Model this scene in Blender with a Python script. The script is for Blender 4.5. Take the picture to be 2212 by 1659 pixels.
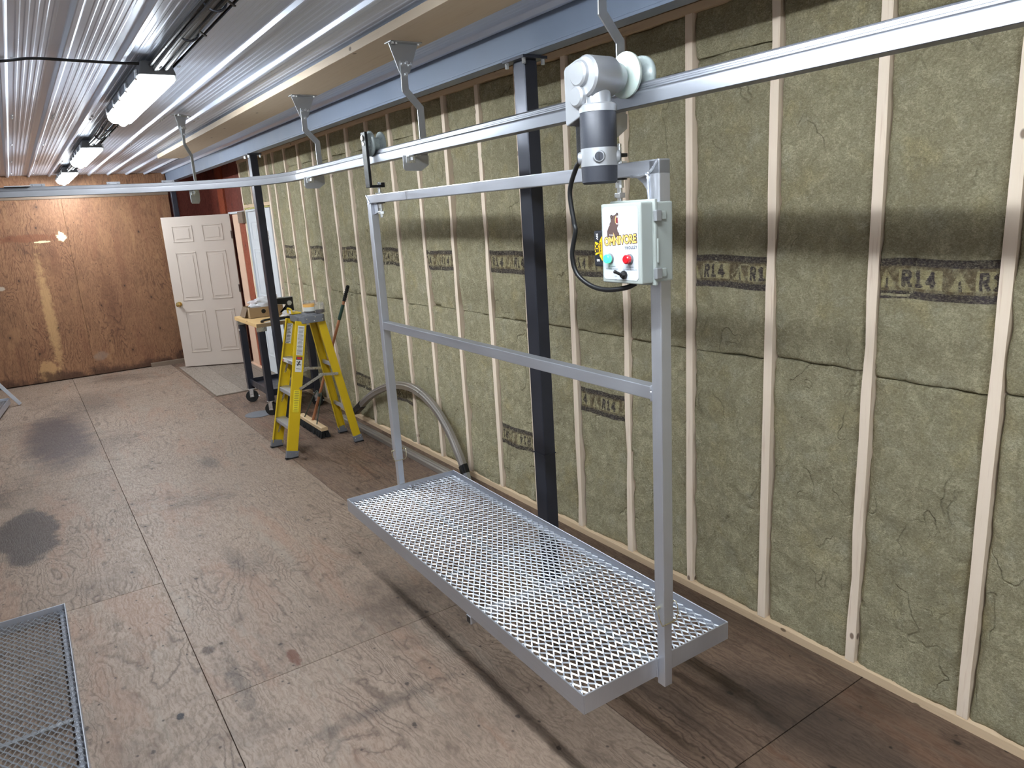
import bpy, bmesh, math, random
from mathutils import Vector, Matrix, noise as mnoise
random.seed(7)
for o in list(bpy.data.objects): bpy.data.objects.remove(o)
SC = bpy.context.scene
COL = SC.collection

# ------------------------------------------------------------------ camera
F_PX, YAW, PITCH, ROLL, CAM_H = 1556.15, 0.585837, 0.238847, -0.0611762, 1.85
_fw = Vector((math.sin(YAW)*math.cos(PITCH), math.cos(YAW)*math.cos(PITCH), -math.sin(PITCH)))
_rt = Vector((math.cos(YAW), -math.sin(YAW), 0)); _up = _rt.cross(_fw)
_r2 = math.cos(ROLL)*_rt + math.sin(ROLL)*_up
_u2 = -math.sin(ROLL)*_rt + math.cos(ROLL)*_up
cd = bpy.data.cameras.new('camera'); cam = bpy.data.objects.new('camera', cd); COL.objects.link(cam)
cd.sensor_width = 36; cd.lens = F_PX/2212*36; cd.clip_start = 0.02; cd.clip_end = 100
m = Matrix.Identity(4)
for i in range(3):
    m[i][0], m[i][1], m[i][2] = _r2[i], _u2[i], -_fw[i]
m[2][3] = CAM_H
cam.matrix_world = m
SC.camera = cam
def ray(px, py): return _r2*((px-1106)/F_PX) - _u2*((py-829.5)/F_PX) + _fw
def onz(px, py, z): d = ray(px, py); return Vector((0, 0, CAM_H)) + d*((z-CAM_H)/d.z)
def onx(px, py, x): d = ray(px, py); return Vector((0, 0, CAM_H)) + d*(x/d.x)
def ony(px, py, y): d = ray(px, py); return Vector((0, 0, CAM_H)) + d*(y/d.y)

# ------------------------------------------------------------------ world / view
w = bpy.data.worlds.new('world'); SC.world = w; w.use_nodes = True
w.node_tree.nodes['Background'].inputs[0].default_value = (0.6, 0.65, 0.75, 1)
w.node_tree.nodes['Background'].inputs[1].default_value = 0.3
SC.view_settings.view_transform = 'Standard'; SC.view_settings.look = 'None'
SC.view_settings.gamma = 1; SC.view_settings.use_curve_mapping = False
SC.view_settings.exposure = 0.55
LAMP_STRENGTH = 62.0
LAMP_COLOR = (0.87, 0.945, 1.0, 1)

# ------------------------------------------------------------------ materials
def S(c):   # sRGB 0-255 -> linear
    return tuple(((v/255)/12.92 if v/255 <= .04045 else ((v/255+.055)/1.055)**2.4) for v in c)+(1,)
class NT:
    def __init__(s, name):
        s.m = bpy.data.materials.new(name); s.m.use_nodes = True
        s.t = s.m.node_tree; s.b = s.t.nodes['Principled BSDF']
    def n(s, typ, **kw):
        nd = s.t.nodes.new(typ)
        for k, v in kw.items():
            if k[0] == 'i' and k[1:].isdigit(): s.put(nd.inputs[int(k[1:])], v)
            elif k in nd.inputs and not hasattr(nd, k): s.put(nd.inputs[k], v)
            else: setattr(nd, k, v)
        return nd
    def put(s, sock, v):
        if isinstance(v, bpy.types.NodeSocket): s.t.links.new(v, sock)
        else: sock.default_value = v
    def math(s, op, a, b=None, c=None, clamp=False):
        nd = s.t.nodes.new('ShaderNodeMath'); nd.operation = op; nd.use_clamp = clamp
        s.put(nd.inputs[0], a)
        if b is not None: s.put(nd.inputs[1], b)
        if c is not None: s.put(nd.inputs[2], c)
        return nd.outputs[0]
    def vmath(s, op, a, b=None, out=0):
        nd = s.t.nodes.new('ShaderNodeVectorMath'); nd.operation = op
        s.put(nd.inputs[0], a)
        if b is not None: s.put(nd.inputs[1], b)
        return nd.outputs[out]
    def noise(s, vec, scale, detail=2, rough=.5, dist=0, out=0):
        nd = s.t.nodes.new('ShaderNodeTexNoise'); s.put(nd.inputs['Vector'], vec)
        nd.inputs['Scale'].default_value = scale; nd.inputs['Detail'].default_value = detail
        nd.inputs['Roughness'].default_value = rough; nd.inputs['Distortion'].default_value = dist
        return nd.outputs[out]
    def ramp(s, fac, stops, interp='LINEAR'):
        nd = s.t.nodes.new('ShaderNodeValToRGB'); s.put(nd.inputs[0], fac); cr = nd.color_ramp
        cr.interpolation = interp
        while len(cr.elements) < len(stops): cr.elements.new(.5)
        for e, (p, c) in zip(cr.elements, stops):
            e.position = p; e.color = c if isinstance(c, tuple) else (c, c, c, 1)
        return nd.outputs[0]
    def mix(s, f, a, b, mode='MIX'):
        nd = s.t.nodes.new('ShaderNodeMix'); nd.data_type = 'RGBA'; nd.blend_type = mode
        s.put(nd.inputs[0], f); s.put(nd.inputs[6], a); s.put(nd.inputs[7], b); return nd.outputs[2]
    def map(s, lo, hi, v, a=0., b=1.):
        nd = s.t.nodes.new('ShaderNodeMapRange'); nd.interpolation_type = 'SMOOTHSTEP'
        s.put(nd.inputs[0], v); nd.inputs[1].default_value = lo; nd.inputs[2].default_value = hi
        nd.inputs[3].default_value = a; nd.inputs[4].default_value = b; return nd.outputs[0]
    def pos(s): return s.n('ShaderNodeNewGeometry').outputs['Position']
    def obj(s): return s.n('ShaderNodeTexCoord').outputs['Object']
    def rnd(s): return s.n('ShaderNodeObjectInfo').outputs['Random']
    def scale(s, v, xyz): return s.vmath('MULTIPLY', v, xyz)
    def flat(s, P, axis, k):
        x = s.n('ShaderNodeSeparateXYZ', i0=P).outputs
        if axis == 2: return s.n('ShaderNodeCombineXYZ', i0=s.math('ADD', x[0], x[1]), i1=s.math('MULTIPLY', x[2], k)).outputs[0]
        return s.n('ShaderNodeCombineXYZ', i0=s.math('ADD', x[0], x[2]), i1=s.math('MULTIPLY', x[1], k)).outputs[0]
    def bump(s, h, strength, dist=.01):
        nd = s.n('ShaderNodeBump'); nd.inputs['Strength'].default_value = strength
        nd.inputs['Distance'].default_value = dist; s.put(nd.inputs['Height'], h)
        s.t.links.new(nd.outputs[0], s.b.inputs['Normal']); return nd
    def set(s, **kw):
        for k, v in kw.items(): s.put(s.b.inputs[k.replace('_', ' ')], v)

def plain(name, col, rough=.5, metal=0., var=.08, nscale=25, bump=0.0, **kw):
    t = NT(name); p = t.obj()
    f = t.noise(p, nscale, 4, .6)
    c = t.mix(t.math('MULTIPLY', f, 1.0), tuple(x*(1-var) for x in col[:3])+(1,), tuple(min(1, x*(1+var)) for x in col[:3])+(1,))
    t.set(Base_Color=c, Metallic=metal)
    t.set(Roughness=t.map(.3, .7, f, max(0, rough-.06), min(1, rough+.06)))
    if bump: t.bump(t.noise(p, nscale*4, 3), bump, .004)
    for k, v in kw.items(): t.set(**{k: v})
    return t.m

M = {}
def brushed(name, col, rough, axis=(30, 1.2, 30), metal=.95):
    t = NT(name); p = t.obj()
    f = t.noise(t.scale(p, axis), 6, 4, .6); g = t.noise(p, 3.5, 3, .6)
    t.set(Base_Color=t.mix(g, tuple(x*.82 for x in col[:3])+(1,), col), Metallic=metal)
    t.set(Roughness=t.math('ADD', t.map(.3, .7, f, rough-.07, rough+.07), t.map(.45, .7, g, 0, .08)))
    return t.m
M['alu'] = brushed('aluminium', (.55, .57, .63, 1), .38, (30, 1.2, 30), .8)
M['alu_v'] = brushed('aluminium_tube', (.62, .64, .70, 1), .38, (30, 30, 1.2), .8)
M['rail'] = brushed('rail_aluminium', (.33, .345, .385, 1), .38, (.6, .15, .6))
M['raildull'] = brushed('rail_dull', (.22, .22, .235, 1), .55, (.6, .6, .6), .7)
M['galv'] = brushed('bracket_aluminium', (.48, .49, .51, 1), .42, (8, 8, 8))
M['deck'] = plain('deck_aluminium', (.44, .46, .50, 1), .40, .92, .08, 60)
M['rust'] = brushed('weathered_rail', (.46, .43, .40, 1), .42, (30, 2, 30), .85)
M['cast'] = plain('cast_silver', (.36, .37, .39, 1), .40, .6, .05, 80)
M['motor'] = plain('motor_charcoal', S((44, 46, 54)), .5, .15, .06, 200, .05)
M['blacksteel'] = plain('black_steel', S((58, 60, 70)), .36, .5, .2, 9)
M['blackpaint'] = plain('black_paint', S((18, 18, 20)), .35, .1, .3, 60, .3)
M['rubber'] = plain('black_rubber', S((18, 18, 19)), .6, 0, .2, 40)
M['cable'] = plain('cable_black', S((16, 16, 18)), .45, 0, .1, 60)
M['beam'] = plain('painted_beam', S((116, 127, 146)), .5, .1, .14, 5)
M['nylon'] = plain('white_nylon', S((178, 190, 184)), .4, 0, .05, 30, Subsurface_Weight=.1)
M['nylon2'] = plain('clear_nylon', S((150, 160, 160)), .3, 0, .08, 40)
M['whitebox'] = plain('box_plastic', S((150, 156, 152)), .42, 0, .03, 30)
M['panel'] = plain('panel_white', S((186, 190, 197)), .4, 0, .01, 10)
M['zinc'] = plain('zinc', (.72, .73, .74, 1), .3, .95, .1, 60)
M['pin'] = plain('zinc_yellow', (.62, .56, .38, 1), .3, .95, .15, 60)
M['doorwhite'] = plain('door_white', S((192, 178, 166)), .5, 0, .03, 6)
M['doorcool'] = plain('door_cool_white', S((216, 220, 224)), .45, 0, .02, 6)
M['brass'] = plain('brass', (.68, .50, .20, 1), .22, 1, .1, 40)
M['bronze'] = plain('hinge_bronze', S((70, 52, 44)), .4, .7, .2, 40)
M['whitewall'] = plain('white_wall', S((226, 226, 224)), .6, 0, .03, 4)
M['foam'] = plain('yellow_foam', S((196, 186, 120)), .9, 0, .25, 40, .5)
M['yellow'] = plain('ladder_yellow', S((196, 164, 14)), .45, 0, .06, 40)
M['grayplastic'] = plain('gray_plastic', S((104, 106, 112)), .5, 0, .08, 40)
M['label'] = plain('label_white', S((206, 204, 198)), .5, 0, .03, 10)
M['labely'] = plain('label_yellow', S((224, 204, 40)), .5, 0, .03, 10)
M['ink'] = plain('ink_dark', S((66, 64, 64)), .6, 0, .1, 10)
M['redink'] = plain('ink_red', S((178, 40, 34)), .6, 0, .1, 10)
M['cardboard'] = plain('cardboard', S((158, 134, 102)), .8, 0, .08, 20)
M['cardboard_in'] = plain('cardboard_inside', S((112, 92, 72)), .8, 0, .08, 20)
M['grip'] = plain('grip_green', S((30, 58, 46)), .6, 0, .1, 40)
M['brace'] = plain('brace_green', S((70, 82, 74)), .45, .5, .15, 40)
M['bristle'] = plain('bristle_black', S((16, 16, 18)), .8, 0, .3, 90)
M['vapor'] = plain('lamp_body_gray', S((110, 112, 116)), .5, 0, .05, 20)
M['orange'] = plain('logo_orange', S((232, 176, 96)), .5, 0, .02, 10)
M['bear'] = plain('logo_brown', S((84, 66, 62)), .5, 0, .04, 20)
M['beardark'] = plain('logo_outline', S((42, 32, 34)), .5, 0, .04, 20)
M['tan'] = plain('logo_tan', S((206, 168, 110)), .5, 0, .04, 20)
M['mouth'] = plain('logo_mouth', S((120, 40, 44)), .5, 0, .04, 20)
M['steelblue'] = plain('logo_slate', S((76, 86, 104)), .5, 0, .04, 20)
M['battyellow'] = plain('battery_yellow', S((238, 190, 30)), .45, 0, .03, 20)
M['battblack'] = plain('battery_black', S((30, 32, 38)), .5, 0, .1, 60)
M['white'] = plain('print_white', S((226, 228, 230)), .5, 0, .02, 10)
M['red'] = plain('lens_red', S((206, 22, 34)), .25, 0, .05, 10)
t = NT('lens_green'); t.set(Base_Color=S((30, 150, 90)), Roughness=.3, Emission_Color=(.06, 1, .36, 1), Emission_Strength=1.4); M['green'] = t.m
t = NT('clear_plastic'); t.set(Base_Color=(.9, .92, .94, 1), Roughness=.12, Transmission_Weight=.85, IOR=1.2, Alpha=.55); M['clear'] = t.m
t = NT('poly_bag'); p = t.obj(); t.set(Base_Color=(.85, .86, .9, 1), Roughness=.2, Alpha=.42); t.bump(t.noise(p, 30, 3), .5, .01); M['bag'] = t.m
t = NT('lamp_lens'); t.set(Base_Color=(.9, .93, .97, 1), Roughness=.4, Emission_Color=LAMP_COLOR, Emission_Strength=LAMP_STRENGTH*.3); M['lens'] = t.m
t = NT('lamp_led'); t.set(Base_Color=(.9, .93, .97, 1), Roughness=.4, Emission_Color=LAMP_COLOR, Emission_Strength=LAMP_STRENGTH*2.5); M['led'] = t.m

def plywood(name, dark, mid, light, axis, lines=1.0, stains=(), knots=True, dirt=.5, extra=None, kscale=2.3, straight=False, patch=None):
    """rotary-cut veneer: contour-like grain stretched along `axis`, knots, dirt patches"""
    t = NT(name); P = t.pos(); r = t.rnd()
    off = t.n('ShaderNodeCombineXYZ', i0=t.math('MULTIPLY', r, 37.), i1=t.math('MULTIPLY', r, 91.), i2=t.math('MULTIPLY', r, 53.)).outputs[0]
    st = [2.6, 2.6, 2.6]; st[axis] = .22 if straight else .55
    v = t.vmath('ADD', t.scale(P, tuple(st)), off)
    wv = t.noise(t.vmath('ADD', P, off), 9, 3, .6, 0, 1)
    v = t.vmath('ADD', v, t.scale(wv, (.10, .10, .10)))
    n1 = t.noise(v, 1.0, 2.0, .5, .5)
    ring = t.math('ABSOLUTE', t.math('SINE', t.math('MULTIPLY', n1, 120.)))
    line = t.ramp(ring, [(0, 1.), (.22, .55), (.6, 0.)])
    fine = t.noise(t.scale(v, (14, 14, 14)), 3, 3, .6)
    zone = t.map(.42, .6, t.noise(t.vmath('ADD', P, off), 1.6, 3, .5))
    base = t.mix(t.noise(v, .9, 4, .6), mid, light)
    base = t.mix(t.math('MULTIPLY', t.map(.35, .7, fine), .48), base, dark)
    base = t.mix(t.math('MULTIPLY', t.math('MULTIPLY', line, lines), t.math('ADD', t.math('MULTIPLY', zone, .65), .25)), base, dark)
    hue = t.math('ADD', .86, t.math('MULTIPLY', r, .26))
    base = t.mix(1.0, base, t.n('ShaderNodeCombineColor', i0=hue, i1=hue, i2=hue).outputs[0], 'MULTIPLY')
    if patch:
        base = t.mix(t.map(.52, .66, t.noise(v, 1.7, 5, .65, .5), 0, .38), base, patch[0])
        base = t.mix(t.map(.54, .70, t.noise(t.vmath('ADD', v, (9, 3, 5)), 2.3, 5, .65, .5), 0, .40), base, patch[1])
        v2 = t.n('ShaderNodeTexVoronoi'); v2.inputs['Scale'].default_value = 9.; v2.voronoi_dimensions = '2D'; t.put(v2.inputs['Vector'], t.vmath('ADD', t.flat(P, axis, .8), off))
        sp = t.math('MULTIPLY', t.map(.05, .10, t.math('ADD', v2.outputs['Distance'], t.math('MULTIPLY', t.noise(P, 60, 2), .06)), .8, 0), t.map(.62, .64, t.n('ShaderNodeSeparateColor', i0=v2.outputs['Color']).outputs[1]))
        base = t.mix(sp, base, tuple(c*.35 for c in dark[:3])+(1,))
    if dirt:
        dn = t.map(.50, .72, t.noise(P, 1.1, 6, .66, .4))
        base = t.mix(t.math('MULTIPLY', dn, dirt), base, tuple(c*.55 for c in dark[:3])+(1,))
        dn2 = t.map(.58, .70, t.noise(P, 4.2, 5, .65, .3))
        base = t.mix(t.math('MULTIPLY', dn2, dirt*.6), base, tuple(c*.6 for c in dark[:3])+(1,))
    if knots:
        vo = t.n('ShaderNodeTexVoronoi'); vo.inputs['Scale'].default_value = kscale
        ks = [1., 1., 1.]; ks[axis] = .7
        vo.voronoi_dimensions = '2D'; t.put(vo.inputs['Vector'], t.vmath('ADD', t.flat(P, axis, ks[axis]), off))
        kd = t.math('ADD', vo.outputs['Distance'], t.math('MULTIPLY', t.noise(P, 55, 3, .7), .08))
        pick = t.map(.45, .5, t.n('ShaderNodeSeparateColor', i0=vo.outputs['Color']).outputs[0])
        base = t.mix(t.math('MULTIPLY', t.map(.05, .20, kd, .45, 0), pick), base, dark)
        base = t.mix(t.math('MULTIPLY', t.map(.058, .080, kd, .78, 0), pick), base, tuple(c*.2 for c in dark[:3])+(1,))
    nz = t.noise(P, 6, 5, .65); nzf = t.noise(P, 22, 5, .65)
    for (cx, cy, cz, rx, ry, rz, amt, soft, col) in stains:
        dv = t.vmath('MULTIPLY', t.vmath('SUBTRACT', P, (cx, cy, cz)), (1/rx, 1/ry, 1/rz))
        L = t.math('ADD', t.vmath('LENGTH', dv, None, 1), t.math('MULTIPLY', t.math('SUBTRACT', nzf if min(rx, ry, rz) < .2 and max(rx, ry, rz) == 9 and not (ry > .4 and ry < 9) else nz, .5), 1.7 if min(rx, ry, rz) < .2 and not (ry > .4 and ry < 9) else .9))
        base = t.mix(t.map(1-soft, 1+soft*.2, L, amt, 0), base, col)
    if extra: base = extra(t, P, base, nz)
    t.set(Base_Color=base, Roughness=t.map(.3, .7, fine, .44, .64), Specular_IOR_Level=.4)
    t.bump(t.math('SUBTRACT', fine, t.math('MULTIPLY', line, .5)), .25, .003)
    return t.m
DK = S((44, 38, 36))
FST = [(-.25, 5.33, 0, .20, .52, 9, .88, .22, S((58, 50, 47))), (.02, 7.85, 0, .34, 1.30, 9, .90, .60, S((62, 52, 52))),
       (.40, 9.2, 0, .4, .8, 9, .4, .8, DK), (1.0, 6.0, 0, .10, .22, 9, .55, .8, DK), (.40, 3.20, 0, .035, .05, 9, .8, .6, S((60, 46, 38))),
       (.69, 2.90, 0, .028, .085, 9, .85, .4, S((92, 52, 32))), (.21, 2.80, 0, .018, .024, 9, .95, .3, S((30, 28, 34))),
       (.45, 2.85, 0, .05, .35, 9, .5, .9, DK), (.72, 4.0, 0, .06, .35, 9, .4, .9, DK), (.85, 2.35, 0, .45, .05, 9, .45, .9, DK)]
M['floor'] = plywood('floor_plywood', S((88, 71, 60)), S((134, 115, 100)), S((152, 133, 117)), 1, .95, stains=FST, dirt=.66, kscale=3.6, patch=(S((138, 104, 84)), S((138, 128, 116))))
M['floor_b'] = plywood('floor_board_brown', S((60, 44, 36)), S((112, 90, 75)), S((128, 106, 90)), 1, 1.0, stains=[(2.05, 1.30, 0, .20, .5, 9, .55, .6, DK), (1.75, 1.9, 0, .12, .6, 9, .4, .8, DK)], dirt=.55, kscale=3.2, straight=True, patch=(S((112, 76, 56)), S((110, 96, 84))))
M['floor2'] = plywood('vinyl_plank', S((96, 84, 74)), S((132, 120, 109)), S((150, 139, 128)), 1, .35, knots=False, dirt=.25)
ORD, ORM, ORL = S((82, 50, 34)), S((138, 96, 68)), S((160, 118, 84))
def back_extra(t, P, base, nz):
    sx = t.n('ShaderNodeSeparateXYZ', i0=P).outputs
    # ragged water stain along the foot of the sheets
    z2 = t.math('ADD', sx[2], t.math('MULTIPLY', t.math('SUBTRACT', t.noise(P, 3.0, 6, .7), .5), .55))
    base = t.mix(t.map(.03, .14, z2, .8, 0), base, S((58, 34, 24)))
    return base
M['backply'] = plywood('back_plywood', ORD, ORM, ORL, 2, .9, knots=True, dirt=.35, kscale=3.2, patch=(S((112, 68, 48)), S((168, 126, 88))),
    stains=[(.24, 11, .85, .07, 9, .85, .5, .6, S((204, 164, 112))), (.10, 11, .14, .12, 9, .17, .6, .35, S((198, 156, 106))),
            (.20, 11, 1.84, .38, 9, .05, .55, .3, S((112, 60, 34))), (.55, 11, 1.84, .055, 9, .055, .95, .12, S((226, 208, 168))), (.33, 11, 1.79, .10, 9, .014, .9, .2, S((222, 202, 160))),
            (-.24, 11, 1.80, .06, 9, .07, .9, .2, S((226, 208, 168))), (.95, 11, .95, .14, 9, .75, .45, .8, S((80, 44, 28))),
            (-.22, 11, 1.25, .06, 9, .03, .5, .4, S((206, 196, 180))), (.72, 11, .25, .10, 9, .06, .3, .5, S((150, 140, 132)))], extra=back_extra)
M['redply'] = plywood('red_plywood', S((70, 28, 22)), S((112, 52, 40)), S((126, 62, 48)), 2, .6, dirt=.4)
M['redlight'] = plywood('red_board', S((104, 40, 22)), S((150, 70, 44)), S((160, 80, 50)), 2, .5, dirt=.2)
M['roomply'] = plywood('side_plywood', S((104, 66, 42)), S((160, 116, 80)), S((176, 130, 92)), 2, .7, dirt=.3)

def lumber(name, dark, mid, light, axis=2, knots=True):
    t = NT(name); P = t.pos(); r = t.rnd()
    off = t.n('ShaderNodeCombineXYZ', i0=t.math('MULTIPLY', r, 57.), i1=t.math('MULTIPLY', r, 31.), i2=t.math('MULTIPLY', r, 83.)).outputs[0]
    st = [30., 30., 30.]; st[axis] = 1.6
    v = t.vmath('ADD', t.scale(P, tuple(st)), off)
    f = t.noise(v, 1.5, 4, .6, .6)
    base = t.mix(f, mid, light)
    base = t.mix(t.map(.55, .8, t.noise(v, 3.2, 3, .6), 0, .45), base, dark)
    if knots:
        vo = t.n('ShaderNodeTexVoronoi'); vo.inputs['Scale'].default_value = 3.2
        vo.voronoi_dimensions = '2D'; t.put(vo.inputs['Vector'], t.vmath('ADD', t.flat(P, axis, .6), off))
        base = t.mix(t.map(.018, .034, vo.outputs['Distance'], .85, 0), base, tuple(c*.35 for c in dark[:3])+(1,))
    t.set(Base_Color=base, Roughness=.65); t.bump(f, .15, .002)
    return t.m
M['stud'] = lumber('stud_pine', S((184, 144, 114)), S((234, 213, 190)), S((242, 225, 206)))
M['plate'] = lumber('plate_pine', S((160, 124, 92)), S((212, 184, 150)), S((224, 198, 164)), 1)
M['strip'] = lumber('ceiling_pine', S((166, 140, 112)), S((196, 176, 152)), S((206, 190, 168)), 1)
M['peach'] = lumber('jamb_primed', S((190, 150, 122)), S((214, 178, 152)), S((222, 186, 160)), 2, False)
M['tabletop'] = lumber('table_pine', S((160, 118, 72)), S((198, 160, 106)), S((208, 172, 120)), 1)
M['handle'] = lumber('handle_wood', S((120, 72, 44)), S((156, 100, 66)), S((168, 112, 76)), 2, False)
M['broomwood'] = lumber('broom_wood', S((160, 124, 86)), S((204, 174, 134)), S((214, 186, 148)), 1, False)
M['oldboard'] = lumber('old_board', S((70, 56, 46)), S((112, 94, 78)), S((124, 106, 90)), 1)

def insulation():
    t = NT('mineral_wool'); P = t.pos(); r = t.rnd()
    off = t.n('ShaderNodeCombineXYZ', i0=t.math('MULTIPLY', r, 17.), i1=t.math('MULTIPLY', r, 41.), i2=t.math('MULTIPLY', r, 23.)).outputs[0]
    v = t.vmath('ADD', P, off)
    big = t.noise(v, 2.4, 4, .6); med = t.noise(v, 16, 5, .68, .8)
    fib = t.noise(t.scale(v, (1, 1, 1.5)), 120, 5, .75, 1.0)
    wav = t.noise(t.vmath('ADD', t.scale(v, (1, .22, 1.0)), t.scale(t.noise(v, 5, 2, .5, 0, 1), (.08, .08, .08))), 85, 2, .5, .4)
    c = t.mix(t.map(.3, .7, big), S((200, 193, 160)), S((214, 205, 170)))
    c = t.mix(t.map(.50, .72, t.noise(v, 5.5, 4, .6), 0, .6), c, S((206, 190, 138)))
    c = t.mix(t.map(.5, .75, t.noise(v, 9, 3, .6), 0, .4), c, S((210, 210, 192)))
    c = t.mix(t.map(.42, .66, med, .55, 0), c, S((160, 151, 122)))
    c = t.mix(t.map(.38, .6, fib, .68, 0), c, S((138, 128, 102)))
    c = t.mix(t.map(.56, .74, fib, 0, .6), c, S((232, 226, 204)))
    cn = t.noise(t.vmath('ADD', t.scale(v, (1, 1.3, .8)), t.scale(t.noise(v, 14, 2, .5, 0, 1), (.05, .05, .05))), 4.2, 2, .5)
    ridge = t.math('MULTIPLY', t.map(.0, .012, t.math('ABSOLUTE', t.math('SUBTRACT', cn, .5)), 1, 0), t.map(.5, .62, t.noise(v, 3.1, 2)))
    c = t.mix(t.math('MULTIPLY', ridge, .22), c, S((84, 76, 58)))
    t.set(Base_Color=c, Roughness=.95, Specular_IOR_Level=.1)
    lump = t.noise(v, 7.5, 3, .6, .6)
    h = t.math('ADD', t.math('ADD', t.math('MULTIPLY', lump, 1.6), t.math('SUBTRACT', t.math('MULTIPLY', med, 1.0), t.math('MULTIPLY', ridge, .5))), t.math('ADD', t.math('MULTIPLY', fib, .45), t.math('MULTIPLY', wav, .25)))
    t.bump(h, .85, .026)
    return t.m
M['wool'] = insulation()
t = NT('stamp_ink'); P = t.pos(); a = t.map(.34, .58, t.noise(t.scale(P, (1, 1, 1.6)), 110, 4, .7), 0.22, .76)
t.set(Base_Color=t.mix(t.noise(P, 7, 3), S((58, 48, 46)), S((70, 62, 74))), Roughness=.9, Alpha=a, Specular_IOR_Level=.1); M['stamp'] = t.m
t = NT('stamp_mid'); P = t.pos(); a = t.map(.34, .60, t.noise(P, 45, 4, .7), .08, .55)
t.set(Base_Color=S((96, 76, 56)), Roughness=.9, Alpha=a, Specular_IOR_Level=.1); M['stamp_mid'] = t.m
t = NT('stamp_pale'); P = t.pos(); a = t.map(.36, .62, t.noise(P, 70, 4, .7), .4, .08)
t.set(Base_Color=S((190, 176, 124)), Roughness=.9, Alpha=a, Specular_IOR_Level=.1); M['stamp_pale'] = t.m

def ceiling_mat():
    t = NT('ceiling_steel'); P = t.pos(); r = t.rnd()
    g = t.noise(P, 2.0, 4, .6); sm = t.noise(t.scale(P, (3, .6, 1)), 3, 3, .5)
    c = t.mix(g, S((204, 214, 232)), S((212, 222, 240)))
    t.set(Base_Color=c, Metallic=.3, Roughness=.36)
    return t.m
M['ceil'] = ceiling_mat()

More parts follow.
